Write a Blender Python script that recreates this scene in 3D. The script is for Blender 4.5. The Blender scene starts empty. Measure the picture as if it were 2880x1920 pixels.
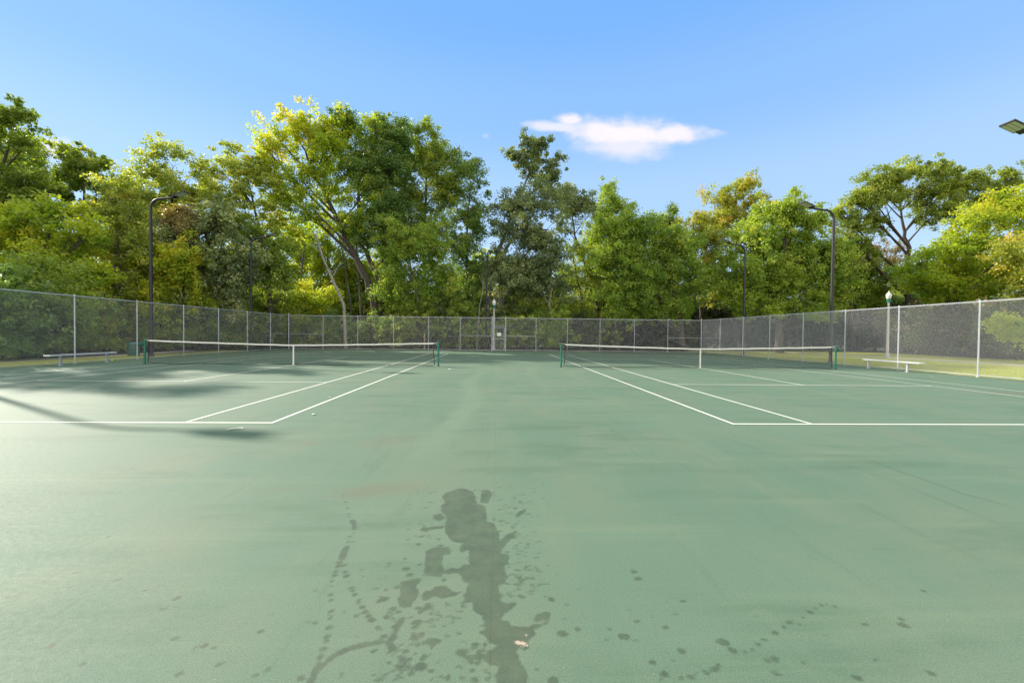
import bpy, bmesh, math, random
import numpy as np
from mathutils import Vector, Matrix
R = math.radians
S = bpy.context.scene
# ------------------------------------------------------------------ camera
CAM = np.array([0.0, -18.548, 1.4606]); YAW, PITCH, ROLL, FPX = 0.03778, -0.01668, 0.01067, 1143.1
_r0 = np.array([math.cos(YAW), -math.sin(YAW), 0.0])
_fw = np.array([math.sin(YAW)*math.cos(PITCH), math.cos(YAW)*math.cos(PITCH), math.sin(PITCH)])
_u0 = np.cross(_r0, _fw)
_rt = math.cos(ROLL)*_r0 + math.sin(ROLL)*_u0
_up = -math.sin(ROLL)*_r0 + math.cos(ROLL)*_u0
cd = bpy.data.cameras.new('camera'); cam = bpy.data.objects.new('camera', cd); S.collection.objects.link(cam)
cd.sensor_width = 36; cd.lens = FPX/2880*36; cd.clip_start = 0.05; cd.clip_end = 3000
M = Matrix.Identity(4)
for i in range(3):
    M[i][0] = _rt[i]; M[i][1] = _up[i]; M[i][2] = -_fw[i]; M[i][3] = CAM[i]
cam.matrix_world = M
S.camera = cam
def ray(u, v):      # measuring helper: a photo position (2880 wide) as a direction
    return _rt*((u-1440)/FPX) - _up*((v-960)/FPX) + _fw
def ground(u, v):
    d = ray(u, v); t = -CAM[2]/d[2]; return CAM + d*t
KD = 2880/2352
def at(u, v, Y):    # world point at depth plane Y (u, v measured on a 2352-wide view)
    d = ray(u*KD, v*KD); t = (Y-CAM[1])/d[1]; return CAM + d*t
# ------------------------------------------------------------------ world, sun, exposure
SUN = Vector((-13.7, 8.1, 8.7)).normalized()
EL = math.asin(SUN.z); AZ = math.atan2(SUN.x, SUN.y) % (2*math.pi)
W = bpy.data.worlds.new("World"); S.world = W; W.use_nodes = True
nt = W.node_tree; nt.nodes.clear()
def N(nt, typ, **kw):
    n = nt.nodes.new(typ)
    for k, v in kw.items():
        if k.startswith('i_'):
            key = k[2:]; key = int(key) if key.isdigit() else key.replace('_', ' ')
            n.inputs[key].default_value = v
        else: setattr(n, k, v)
    return n
def math_(nt, op, a, b=None, c=None):
    n = nt.nodes.new('ShaderNodeMath'); n.operation = op
    for i, x in enumerate((a, b, c)):
        if x is None: continue
        if isinstance(x, (int, float)): n.inputs[i].default_value = x
        else: nt.links.new(x, n.inputs[i])
    return n.outputs[0]
sky = N(nt, 'ShaderNodeTexSky', sky_type='NISHITA', sun_disc=False, sun_elevation=EL, sun_rotation=AZ,
        altitude=0, air_density=1.0, dust_density=0.0, ozone_density=2.0)
tc = N(nt, 'ShaderNodeTexCoord'); sp = N(nt, 'ShaderNodeSeparateXYZ')
nt.links.new(tc.outputs['Generated'], sp.inputs[0])
# clear evening-blue gradient by elevation, blended with the physical sky
gr_ = N(nt, 'ShaderNodeValToRGB'); nt.links.new(sp.outputs[2], gr_.inputs[0]); gr_.color_ramp.interpolation = 'EASE'
_e = gr_.color_ramp.elements; _e.new(.3); _e.new(.5)
for _x, (_p, _c) in zip(_e, ((0.0, (2.7, 3.5, 4.4)), (.30, (1.9, 2.9, 4.3)), (.47, (1.25, 2.4, 4.3)), (.62, (.85, 2.05, 4.3)))):
    _x.position = _p; _x.color = (*_c, 1)
# added fill light: pale neutral sky overhead and behind the viewer, out of view
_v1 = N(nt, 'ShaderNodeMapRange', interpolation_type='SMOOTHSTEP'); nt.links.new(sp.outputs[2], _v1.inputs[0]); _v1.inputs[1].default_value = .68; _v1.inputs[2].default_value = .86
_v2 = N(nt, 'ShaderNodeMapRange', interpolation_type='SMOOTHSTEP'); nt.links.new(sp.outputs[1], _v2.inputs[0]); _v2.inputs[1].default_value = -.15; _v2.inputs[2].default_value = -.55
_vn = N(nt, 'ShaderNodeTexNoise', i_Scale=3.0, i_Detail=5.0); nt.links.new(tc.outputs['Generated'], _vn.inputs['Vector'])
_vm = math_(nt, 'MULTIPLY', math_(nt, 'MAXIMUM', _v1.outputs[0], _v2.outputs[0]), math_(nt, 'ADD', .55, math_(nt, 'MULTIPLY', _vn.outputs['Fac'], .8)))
sky_fill = N(nt, 'ShaderNodeMix', data_type='RGBA', clamp_factor=True); nt.links.new(_vm, sky_fill.inputs[0]); nt.links.new(gr_.outputs[0], sky_fill.inputs[6]); sky_fill.inputs[7].default_value = (8.2, 7.9, 7.5, 1)
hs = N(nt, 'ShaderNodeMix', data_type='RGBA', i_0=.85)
nt.links.new(sky.outputs[0], hs.inputs[6]); nt.links.new(sky_fill.outputs[2], hs.inputs[7])
yy = math_(nt, 'MAXIMUM', sp.outputs[1], 0.05)
cs = math_(nt, 'DIVIDE', sp.outputs[0], yy); ct = math_(nt, 'DIVIDE', sp.outputs[2], yy)
cmb = N(nt, 'ShaderNodeCombineXYZ'); nt.links.new(cs, cmb.inputs[0]); nt.links.new(ct, cmb.inputs[1])
mp = N(nt, 'ShaderNodeMapping'); mp.inputs['Scale'].default_value = (1.0, 1.7, 1); nt.links.new(cmb.outputs[0], mp.inputs[0])
n1 = N(nt, 'ShaderNodeTexNoise', i_Scale=13.0, i_Detail=6.0, i_Roughness=0.55); nt.links.new(mp.outputs[0], n1.inputs['Vector'])
nz = math_(nt, 'SUBTRACT', n1.outputs['Fac'], 0.5)
acc = None
for (s0, t0, a, b, amp, w) in ((0.33, 0.502, 0.18, 0.050, 1.0, 1.0), (0.25, 0.500, .12, .050, 1.0, .95), (0.31, 0.470, 0.15, 0.050, 0.7, .75), (0.43, 0.502, 0.14, 0.034, 1.0, .95),
                               (0.140, 0.510, 0.10, 0.018, 1.2, .75), (0.172, 0.528, 0.05, 0.020, 1.3, .9), (-0.032, 0.483, .012, .008, .5, .22),
                               (-1.05, 0.425, .09, .035, 1.0, .75), (-1.12, 0.36, .12, .04, 1.0, .8), (-0.915, .395, .03, .014, 1.0, .3)):
    dx = math_(nt, 'DIVIDE', math_(nt, 'SUBTRACT', cs, s0), a); dy = math_(nt, 'DIVIDE', math_(nt, 'SUBTRACT', ct, t0), b)
    d = math_(nt, 'SQRT', math_(nt, 'ADD', math_(nt, 'MULTIPLY', dx, dx), math_(nt, 'MULTIPLY', dy, dy)))
    e = math_(nt, 'ADD', math_(nt, 'SUBTRACT', 1.0, d), math_(nt, 'MULTIPLY', nz, amp*1.35))
    mr = N(nt, 'ShaderNodeMapRange', interpolation_type='SMOOTHSTEP'); nt.links.new(e, mr.inputs[0])
    mr.inputs[1].default_value = 0.0; mr.inputs[2].default_value = 0.8; mr.inputs[3].default_value = 0; mr.inputs[4].default_value = w
    acc = mr.outputs[0] if acc is None else math_(nt, 'MAXIMUM', acc, mr.outputs[0])
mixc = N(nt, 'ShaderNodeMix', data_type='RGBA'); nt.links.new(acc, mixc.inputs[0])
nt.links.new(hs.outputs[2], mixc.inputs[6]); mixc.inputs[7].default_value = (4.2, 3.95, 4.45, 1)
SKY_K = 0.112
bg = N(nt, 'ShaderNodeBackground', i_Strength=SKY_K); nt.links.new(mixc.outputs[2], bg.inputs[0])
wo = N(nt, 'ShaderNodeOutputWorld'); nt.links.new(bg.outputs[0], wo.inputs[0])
sl = bpy.data.lights.new('sun', 'SUN'); sl.energy = 4.2; sl.angle = R(0.9); sl.color = (1.0, 0.91, 0.79)
so = bpy.data.objects.new('sun', sl); S.collection.objects.link(so)
so.rotation_euler = SUN.to_track_quat('Z', 'Y').to_euler(); so.location = (-30, 18, 20)
S.view_settings.view_transform = 'Standard'; S.view_settings.look = 'None'; S.view_settings.gamma = 1
S.view_settings.exposure = 1.12
S.render.engine = 'CYCLES'
S.cycles.max_bounces = 6; S.cycles.diffuse_bounces = 4; S.cycles.glossy_bounces = 2; S.cycles.transmission_bounces = 4
S.cycles.use_denoising = True; S.cycles.sample_clamp_indirect = 6
try: S.cycles.denoiser = 'OPENIMAGEDENOISE'
except Exception: pass
# ------------------------------------------------------------------ helpers
rng = np.random.default_rng(7); random.seed(7)
def tag(o, label=None, cat=None, group=None, kind=None):
    if label: o['label'] = label
    if cat: o['category'] = cat
    if group: o['group'] = group
    if kind: o['kind'] = kind
    return o
def link(o, parent=None):
    S.collection.objects.link(o)
    if parent is not None: o.parent = parent
    return o
def empty(name, loc, rz=0.0, **kw):
    o = bpy.data.objects.new(name, None); o.location = loc; o.rotation_euler = (0, 0, rz); o.empty_display_size = .2
    link(o); tag(o, **kw); return o
class MB:
    def __init__(s): s.v = []; s.f = []
    def add(s, vs, fs):
        n = len(s.v); s.v += [tuple(map(float, v)) for v in vs]; s.f += [tuple(i+n for i in f) for f in fs]
    def box(s, c, d, rot=None):
        x, y, z = d[0]/2, d[1]/2, d[2]/2
        vs = [Vector((a, b, e)) for a in (-x, x) for b in (-y, y) for e in (-z, z)]
        if rot is not None: vs = [rot @ v for v in vs]
        vs = [v+Vector(c) for v in vs]
        s.add(vs, [(0, 1, 3, 2), (4, 6, 7, 5), (0, 4, 5, 1), (2, 3, 7, 6), (0, 2, 6, 4), (1, 5, 7, 3)])
    def tube(s, pts, rad, n=8, cap=True, flat=False):
        pts = [Vector(p) for p in pts]
        if not hasattr(rad, '__len__'): rad = [rad]*len(pts)
        up = None; rings = []
        for i, p in enumerate(pts):
            t = (pts[min(i+1, len(pts)-1)]-pts[max(i-1, 0)]).normalized()
            if up is None: up = Vector((0, 0, 1)) if abs(t.z) < .9 else Vector((1, 0, 0))
            a = t.cross(up)
            if a.length < 1e-4: a = t.orthogonal()
            a.normalize(); b = a.cross(t).normalized(); up = b
            ph = math.pi/n
            rings.append([p+(a*math.cos(2*math.pi*k/n+ph)+b*math.sin(2*math.pi*k/n+ph))*rad[i] for k in range(n)])
        vs = [v for r in rings for v in r]; fs = []
        for i in range(len(pts)-1):
            for k in range(n):
                k2 = (k+1) % n; fs.append((i*n+k, i*n+k2, (i+1)*n+k2, (i+1)*n+k))
        if cap: fs.append(tuple(range(n))[::-1]); fs.append(tuple((len(pts)-1)*n+k for k in range(n)))
        s.add(vs, fs)
    def lathe(s, c, prof, n=16):      # prof: (r, z)
        s.tube([(c[0], c[1], c[2]+z) for r, z in prof], [max(r, 1e-3) for r, z in prof], n)
    def build(s, name, mat, parent=None, smooth=False, bevel=0):
        me = bpy.data.meshes.new(name); me.from_pydata(s.v, [], s.f); me.validate()
        bm = bmesh.new(); bm.from_mesh(me); bmesh.ops.recalc_face_normals(bm, faces=bm.faces)
        if bevel: bmesh.ops.bevel(bm, geom=bm.edges[:], offset=bevel, segments=2, affect='EDGES', clamp_overlap=True)
        bm.to_mesh(me); bm.free()
        if smooth:
            me.polygons.foreach_set('use_smooth', [True]*len(me.polygons))
            try: me.set_sharp_from_angle(angle=R(40))
            except Exception: pass
        me.materials.append(mat)
        return link(bpy.data.objects.new(name, me), parent)
def np_mesh(name, V, Q, mat, parent=None, attr=None, k=4):
    me = bpy.data.meshes.new(name)
    me.vertices.add(len(V)); me.vertices.foreach_set('co', np.asarray(V, np.float32).ravel())
    Q = np.asarray(Q, np.int32); nf = len(Q)
    me.loops.add(nf*k); me.loops.foreach_set('vertex_index', Q.ravel())
    me.polygons.add(nf); me.polygons.foreach_set('loop_start', np.arange(0, nf*k, k, dtype=np.int32))
    me.update(calc_edges=True)
    for nm, (dom, arr) in (attr or {}).items():
        a = me.attributes.new(nm, 'FLOAT', dom); a.data.foreach_set('value', np.asarray(arr, np.float32))
    me.materials.append(mat)
    return link(bpy.data.objects.new(name, me), parent)
def mat(name, col, rough=.6, metal=0.0, spec=.5, bump=0.0, bscale=60.0, var=0.0, vscale=4.0, col2=None):
    m = bpy.data.materials.new(name); m.use_nodes = True; nt = m.node_tree; b = nt.nodes['Principled BSDF']
    b.inputs['Base Color'].default_value = (*col, 1); b.inputs['Roughness'].default_value = rough
    b.inputs['Metallic'].default_value = metal; b.inputs['Specular IOR Level'].default_value = spec
    t = N(nt, 'ShaderNodeTexCoord')
    if var or col2:
        n = N(nt, 'ShaderNodeTexNoise', i_Scale=vscale, i_Detail=5.0, i_Roughness=.6); nt.links.new(t.outputs['Object'], n.inputs['Vector'])
        r = N(nt, 'ShaderNodeValToRGB'); nt.links.new(n.outputs['Fac'], r.inputs[0])
        c2 = col2 or tuple(c*(1-var) for c in col)
        r.color_ramp.elements[0].position = .30 if vscale == 26 else .35; r.color_ramp.elements[1].position = .65
        r.color_ramp.elements[0].color = (*c2, 1); r.color_ramp.elements[1].color = (*col, 1)
        nt.links.new(r.outputs[0], b.inputs['Base Color'])
    if bump:
        n = N(nt, 'ShaderNodeTexNoise', i_Scale=bscale, i_Detail=4.0); nt.links.new(t.outputs['Object'], n.inputs['Vector'])
        bp = N(nt, 'ShaderNodeBump', i_Strength=bump, i_Distance=.02); nt.links.new(n.outputs['Fac'], bp.inputs['Height'])
        nt.links.new(bp.outputs[0], b.inputs['Normal'])
    return m
GALV = mat('galvanised_steel', (.46, .49, .51), .42, .25, var=.18, vscale=9)
WIRE = mat('fence_wire', (.60, .61, .60), .5, 0.0)
BLACK = mat('black_powder_coat', (.013, .013, .016), .5, 0, bump=.05, bscale=120)
GREENP = mat('green_post_paint', (.010, .16, .105), .35, 0, var=.25, vscale=7)
NETM = mat('net_cord', (.012, .014, .013), .8)
BAND = mat('net_band_canvas', (.72, .71, .62), .75, var=.12, vscale=6)
ALU = mat('bench_aluminium', (.74, .75, .77), .38, .25, var=.08, vscale=5)
ALUL = mat('bench_leg', (.42, .45, .48), .5, .4, var=.2, vscale=9)
LENS = mat('lamp_lens', (.50, .54, .40), .25)
CONC = mat('pole_concrete', (.52, .48, .44), .8, bump=.3, bscale=40, var=.12, vscale=6)
COLLAR = mat('lamp_collar', (.02, .16, .12), .4)
GLOBE = mat('lamp_globe', (.60, .59, .54), .18, spec=.6)
LINE = mat('court_line_paint', (.66, .66, .59), .8, bump=.2, bscale=90, vscale=26, col2=(.50, .54, .44))
BALL = mat('tennis_ball_felt', (.48, .72, .05), .9, bump=.5, bscale=300)
BIN = mat('bin_green', (.03, .12, .09), .5, var=.3, vscale=6)
WOODP = mat('weathered_wood', (.42, .33, .20), .8, bump=.4, bscale=30, var=.3, vscale=10)
SIGN = mat('sign_face', (.78, .78, .76), .4)
PAPER = mat('paper_scrap', (.62, .60, .53), .8)
BARK = mat('bark_brown', (.085, .066, .048), .9, bump=.8, bscale=14, col2=(.045, .036, .028), vscale=7)
BARKG = mat('bark_grey', (.15, .135, .11), .9, bump=.8, bscale=12, col2=(.075, .065, .055), vscale=7)
BARKW = mat('bark_pale', (.34, .32, .26), .85, bump=.5, bscale=12, col2=(.16, .15, .12), vscale=6)
# ------------------------------------------------------------------ leaf materials
def leaf_mat(name, ramp, trans=.48):
    m = bpy.data.materials.new(name); m.use_nodes = True; nt = m.node_tree; nt.nodes.clear()
    a = N(nt, 'ShaderNodeAttribute', attribute_name='tint')
    r = N(nt, 'ShaderNodeValToRGB'); nt.links.new(a.outputs['Fac'], r.inputs[0])
    el = r.color_ramp.elements
    while len(el) < len(ramp): el.new(.5)
    for e, (p, c) in zip(el, ramp): e.position = p; e.color = (*c, 1)
    p = N(nt, 'ShaderNodeBsdfPrincipled', i_Roughness=.48); p.inputs['Specular IOR Level'].default_value = .45
    nt.links.new(r.outputs[0], p.inputs['Base Color'])
    g = N(nt, 'ShaderNodeMix', data_type='RGBA', blend_type='MULTIPLY'); g.inputs[0].default_value = 1
    nt.links.new(r.outputs[0], g.inputs[6]); g.inputs[7].default_value = (1.35, 1.35, .45, 1)
    t = N(nt, 'ShaderNodeBsdfTranslucent'); nt.links.new(g.outputs[2], t.inputs[0])
    mx = N(nt, 'ShaderNodeMixShader', i_0=trans); nt.links.new(p.outputs[0], mx.inputs[1]); nt.links.new(t.outputs[0], mx.inputs[2])
    o = N(nt, 'ShaderNodeOutputMaterial'); nt.links.new(mx.outputs[0], o.inputs[0])
    return m
LEAF = {
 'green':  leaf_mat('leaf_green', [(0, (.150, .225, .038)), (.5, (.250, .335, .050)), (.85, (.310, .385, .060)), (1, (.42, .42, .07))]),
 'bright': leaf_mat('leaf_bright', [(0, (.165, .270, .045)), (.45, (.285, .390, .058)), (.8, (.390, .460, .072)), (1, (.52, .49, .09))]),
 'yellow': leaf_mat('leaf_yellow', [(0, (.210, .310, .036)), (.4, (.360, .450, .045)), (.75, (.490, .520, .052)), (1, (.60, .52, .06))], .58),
 'dark':   leaf_mat('leaf_dark', [(0, (.095, .175, .045)), (.5, (.165, .260, .060)), (.85, (.260, .350, .080)), (1, (.33, .38, .09))], .42),
 'deep':   leaf_mat('leaf_shaded', [(0, (.035, .060, .022)), (.5, (.060, .090, .030)), (.85, (.10, .125, .045)), (1, (.24, .20, .10))], .3),  # understory shade put into the leaf colour, for the dark thickets
 'grey':   leaf_mat('leaf_grey', [(0, (.130, .180, .085)), (.5, (.215, .270, .120)), (.85, (.350, .395, .180)), (1, (.52, .52, .26))], .40),
 'olive':  leaf_mat('leaf_olive', [(0, (.210, .275, .055)), (.5, (.345, .410, .080)), (.85, (.460, .490, .105)), (1, (.56, .49, .13))], .50),
 'autumn': leaf_mat('leaf_autumn', [(0, (.210, .280, .050)), (.4, (.350, .380, .060)), (.8, (.490, .450, .075)), (1, (.58, .38, .09))], .48),
 'rust':   leaf_mat('leaf_rust', [(0, (.22, .19, .09)), (.5, (.30, .25, .11)), (1, (.38, .27, .14))], .42),
}
# ------------------------------------------------------------------ ground
def ground_mat():
    m = bpy.data.materials.new('lawn'); m.use_nodes = True; nt = m.node_tree; b = nt.nodes['Principled BSDF']
    b.inputs['Roughness'].default_value = .9; b.inputs['Specular IOR Level'].default_value = .15
    t = N(nt, 'ShaderNodeTexCoord')
    n = N(nt, 'ShaderNodeTexNoise', i_Scale=.35, i_Detail=6.0, i_Roughness=.6); nt.links.new(t.outputs['Object'], n.inputs['Vector'])
    r = N(nt, 'ShaderNodeValToRGB'); nt.links.new(n.outputs['Fac'], r.inputs[0])
    e = r.color_ramp.elements; e[0].position = .35; e[1].position = .68
    e[0].color = (.30, .35, .06, 1); e[1].color = (.50, .48, .12, 1)
    n2 = N(nt, 'ShaderNodeTexNoise', i_Scale=22.0, i_Detail=4.0, i_Roughness=.7); nt.links.new(t.outputs['Object'], n2.inputs['Vector'])
    r2 = N(nt, 'ShaderNodeMapRange'); nt.links.new(n2.outputs['Fac'], r2.inputs[0])
    r2.inputs[1].default_value = .3; r2.inputs[2].default_value = .7; r2.inputs[3].default_value = .55; r2.inputs[4].default_value = 1.25
    mx = N(nt, 'ShaderNodeMix', data_type='RGBA', blend_type='MULTIPLY'); mx.inputs[0].default_value = 1
    nt.links.new(r.outputs[0], mx.inputs[6]); nt.links.new(r2.outputs[0], mx.inputs[7])
    # leaf litter under the woods (beyond the lawns)
    sp = N(nt, 'ShaderNodeSeparateXYZ'); nt.links.new(t.outputs['Object'], sp.inputs[0])
    n3 = N(nt, 'ShaderNodeTexNoise', i_Scale=.5, i_Detail=3.0); nt.links.new(t.outputs['Object'], n3.inputs['Vector'])
    wob = math_(nt, 'MULTIPLY', math_(nt, 'SUBTRACT', n3.outputs['Fac'], .5), 3.0)
    def step(v, a, w=.8):
        q = N(nt, 'ShaderNodeMapRange'); nt.links.new(v, q.inputs[0]); q.inputs[1].default_value = a-w; q.inputs[2].default_value = a+w; return q.outputs[0]
    back = step(math_(nt, 'ADD', sp.outputs[1], wob), 19.3)
    # the lawn runs further back on the right
    inr = step(math_(nt, 'ADD', sp.outputs[0], wob), 19.5)
    back = math_(nt, 'MULTIPLY', back, math_(nt, 'SUBTRACT', 1.0, inr))
    back2 = step(math_(nt, 'SUBTRACT', math_(nt, 'ADD', sp.outputs[1], wob), math_(nt, 'MULTIPLY', sp.outputs[0], .45)), 15.5)
    left = step(math_(nt, 'SUBTRACT', math_(nt, 'MULTIPLY', sp.outputs[0], -1.0), wob), 24.0)
    right = step(math_(nt, 'ADD', sp.outputs[0], wob), 39.5)
    lit = math_(nt, 'MAXIMUM', math_(nt, 'MAXIMUM', back, left), math_(nt, 'MAXIMUM', right, back2))
    n4 = N(nt, 'ShaderNodeTexNoise', i_Scale=9.0, i_Detail=6.0, i_Roughness=.7); nt.links.new(t.outputs['Object'], n4.inputs['Vector'])
    r4 = N(nt, 'ShaderNodeValToRGB'); nt.links.new(n4.outputs['Fac'], r4.inputs[0]); e = r4.color_ramp.elements
    e[0].position = .35; e[1].position = .7; e[0].color = (.035, .038, .018, 1); e[1].color = (.09, .08, .042, 1)
    m2 = N(nt, 'ShaderNodeMix', data_type='RGBA'); nt.links.new(lit, m2.inputs[0]); nt.links.new(mx.outputs[2], m2.inputs[6]); nt.links.new(r4.outputs[0], m2.inputs[7])
    nt.links.new(m2.outputs[2], b.inputs['Base Color'])
    bp = N(nt, 'ShaderNodeBump', i_Strength=.8, i_Distance=.04); nt.links.new(n2.outputs['Fac'], bp.inputs['Height']); nt.links.new(bp.outputs[0], b.inputs['Normal'])
    return m
g = MB(); g.add([(-900, -900, -.03), (900, -900, -.03), (900, 900, -.03), (-900, 900, -.03)], [(0, 1, 2, 3)])
tag(g.build('ground', ground_mat()), kind='structure')
# ------------------------------------------------------------------ court slab with water stains
CX0, CX1, CY0, CY1 = -18.75, 19.05, -26.0, 18.25
def court_mat():
    m = bpy.data.materials.new('court_acrylic'); m.use_nodes = True; nt = m.node_tree; b = nt.nodes['Principled BSDF']
    t = N(nt, 'ShaderNodeTexCoord'); L = nt.links.new
    def noise(scale, det=5.0, rough=.6, sc=None):
        n = N(nt, 'ShaderNodeTexNoise', i_Scale=scale, i_Detail=det, i_Roughness=rough)
        if sc:
            mpn = N(nt, 'ShaderNodeMapping'); mpn.inputs['Scale'].default_value = sc; L(t.outputs['Object'], mpn.inputs[0]); L(mpn.outputs[0], n.inputs['Vector'])
        else: L(t.outputs['Object'], n.inputs['Vector'])
        return n.outputs['Fac']
    def mrange(v, a, b_, c, d, smooth=False):
        q = N(nt, 'ShaderNodeMapRange', interpolation_type='SMOOTHSTEP' if smooth else 'LINEAR'); L(v, q.inputs[0])
        for i, x in enumerate((a, b_, c, d)): q.inputs[i+1].default_value = x
        return q.outputs[0]
    def mix(f, a, b_, bt='MIX'):
        q = N(nt, 'ShaderNodeMix', data_type='RGBA', blend_type=bt)
        if isinstance(f, (int, float)): q.inputs[0].default_value = f
        else: L(f, q.inputs[0])
        for s_, x in ((6, a), (7, b_)):
            if isinstance(x, tuple): q.inputs[s_].default_value = (*x, 1)
            else: L(x, q.inputs[s_])
        return q.outputs[2]
    base = mix(mrange(noise(.22, 4), .35, .65, 0, 1), (0.081, 0.141, 0.092), (0.098, 0.155, 0.102))
    base = mix(mrange(noise(.9, 6, .65, (1, .45, 1)), .45, .65, 0, .6), base, (0.121, 0.155, 0.101))
    base = mix(mrange(noise(1.6, 5, .6, (.25, 1, 1)), .52, .66, 0, .8), base, (0.070, 0.124, 0.076))
    # pale worn trail up the middle
    sp0 = N(nt, 'ShaderNodeSeparateXYZ'); L(t.outputs['Object'], sp0.inputs[0])
    trx = math_(nt, 'ADD', sp0.outputs[0], math_(nt, 'ADD', .66, math_(nt, 'MULTIPLY', math_(nt, 'SINE', math_(nt, 'MULTIPLY', sp0.outputs[1], .8)), .16)))
    trd = math_(nt, 'ABSOLUTE', math_(nt, 'ADD', trx, math_(nt, 'MULTIPLY', math_(nt, 'SUBTRACT', noise(1.5, 4), .5), .6)))
    tr_ = math_(nt, 'MULTIPLY', mrange(trd, .05, .38, .40, 0, True), math_(nt, 'MULTIPLY', mrange(sp0.outputs[1], -14.5, -12, 0, 1), mrange(sp0.outputs[1], -3.5, -1, 1, 0)))
    base = mix(tr_, base, (0.135, 0.194, 0.124))
    # long scuffs
    base = mix(mrange(noise(2.2, 8, .75, (1.6, .22, 1)), .57, .74, 0, .6), base, (0.063, 0.103, 0.063))
    base = mix(mrange(noise(.9, 8, .7, (1.1, .16, 1)), .54, .68, 0, .6), base, (0.115, 0.164, 0.108))
    base = mix(mrange(noise(1.3, 7, .7, (.12, 1.5, 1)), .54, .72, 0, .65), base, (0.131, 0.180, 0.113))
    # grain
    gr = mrange(noise(150, 4, .7), .3, .7, .66, 1.30)
    base = mix(1.0, base, gr, 'MULTIPLY')
    base = mix(mrange(noise(38, 4, .7), .58, .80, 0, .45), base, (0.054, 0.088, 0.052))
    # damp brown patches
    base = mix(mrange(noise(.45, 4, .5, (.6, 1, 1)), .63, .72, 0, .55, True), base, (0.108, 0.113, 0.070))
    # tiny bright grains
    vo = N(nt, 'ShaderNodeTexVoronoi', i_Scale=14.0); L(t.outputs['Object'], vo.inputs['Vector'])
    base = mix(mrange(vo.outputs['Distance'], .018, .03, .9, 0), base, (0.450, 0.486, 0.432))
    # seam joint down the middle
    sp = N(nt, 'ShaderNodeSeparateXYZ'); L(t.outputs['Object'], sp.inputs[0])
    sx = math_(nt, 'ABSOLUTE', math_(nt, 'SUBTRACT', sp.outputs[0], math_(nt, 'ADD', .035, math_(nt, 'MULTIPLY', sp.outputs[1], .003))))
    seam = math_(nt, 'MULTIPLY', mrange(sx, .002, .006, 1, 0), mrange(noise(2.4, 5, .6), .38, .6, .15, .7))
    base = mix(seam, base, (.085, .105, .062))
    halo = mrange(sx, .03, .22, .10, 0)
    base = mix(halo, base, (.13, .17, .10))
    # dark weathering rim near the fence lines
    # wet stains (signed distance stored on the mesh)
    a = N(nt, 'ShaderNodeAttribute', attribute_name='wet')
    e = math_(nt, 'ADD', a.outputs['Fac'], math_(nt, 'ADD', math_(nt, 'MULTIPLY', math_(nt, 'SUBTRACT', noise(60, 5, .65), .5), .018), math_(nt, 'MULTIPLY', math_(nt, 'MULTIPLY', math_(nt, 'SUBTRACT', noise(17, 4, .6), .5), .075), mrange(a.outputs['Fac'], -.03, .03, 0, 1))))
    wf = mrange(e, -.006, .006, 0, 1, True)
    tone = mix(mrange(noise(7.0, 6, .7), .35, .65, 0, 1), (.48, .50, .50), (.70, .68, .63))
    wetc = mix(1.0, base, tone, 'MULTIPLY')
    rim = math_(nt, 'MULTIPLY', mrange(e, .0, .012, 1, 0), wf)
    wetc = mix(math_(nt, 'MULTIPLY', rim, .35), wetc, (.075, .100, .065))
    base = mix(wf, base, wetc)
    p = N(nt, 'ShaderNodeAttribute', attribute_name='bare')
    pe = math_(nt, 'ADD', p.outputs['Fac'], math_(nt, 'MULTIPLY', math_(nt, 'SUBTRACT', noise(45, 4, .6), .5), .05))
    base = mix(mrange(pe, -.002, .006, 0, 1), base, (.36, .29, .22))
    L(base, b.inputs['Base Color'])
    rr = mrange(noise(30, 5, .6), .3, .7, .70, .80)
    rr = math_(nt, 'SUBTRACT', rr, math_(nt, 'MULTIPLY', wf, .06))
    L(rr, b.inputs['Roughness']); b.inputs['Specular IOR Level'].default_value = .27
    bp = N(nt, 'ShaderNodeBump', i_Strength=.25, i_Distance=.003); L(noise(260, 3, .6), bp.inputs['Height'])
    L(bp.outputs[0], b.inputs['Normal'])
    return m
def zz(ox, oy, k, pts): return [ground(ox+x/k, oy+y/k)[:2] for x, y in pts]
Z8 = (780, 1300, 2.529); Z1 = (1440, 1100, 1.6333); Z6 = (0, 1100, 1.6333)
MAINP = [(1300,180),(1360,195),(1400,210),(1420,290),(1480,310),(1495,420),(1545,435),(1575,500),(1580,560),(1640,505),(1715,478),(1680,520),(1620,590),(1590,640),(1650,660),(1640,720),(1615,730),(1630,800),(1620,860),(1575,880),(1570,960),(1590,990),(1640,1000),(1690,985),(1700,1010),(1650,1050),(1590,1110),(1600,1125),(1640,1125),(1660,1160),(1740,1160),(1780,1170),(1820,1150),(1870,1150),(1930,1110),(1935,1135),(1880,1170),(1830,1180),(1840,1235),(1800,1250),(1785,1270),(1790,1310),(1760,1340),(1720,1325),(1700,1310),(1715,1400),(1760,1450),(1785,1500),(1785,1568),(1775,1680),(1565,1680),(1563,1450),(1520,1440),(1475,1405),(1475,1360),(1510,1325),(1558,1310),(1558,1300),(1510,1280),(1470,1220),(1470,1160),(1480,1135),(1440,1080),(1385,1045),(1385,985),(1340,975),(1320,935),(1345,925),(1345,880),(1365,860),(1330,850),(1305,800),(1280,785),(1220,795),(1185,785),(1160,815),(1110,805),(1045,790),(1050,730),(1055,630),(1110,600),(1180,600),(1220,595),(1238,625),(1230,650),(1180,660),(1175,720),(1190,765),(1240,745),(1300,755),(1320,720),(1375,730),(1360,690),(1365,625),(1310,640),(1290,620),(1315,570),(1250,565),(1195,500),(1190,440),(1210,400),(1195,370),(1160,345),(1160,310),(1190,290),(1170,235),(1215,210)]
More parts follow.
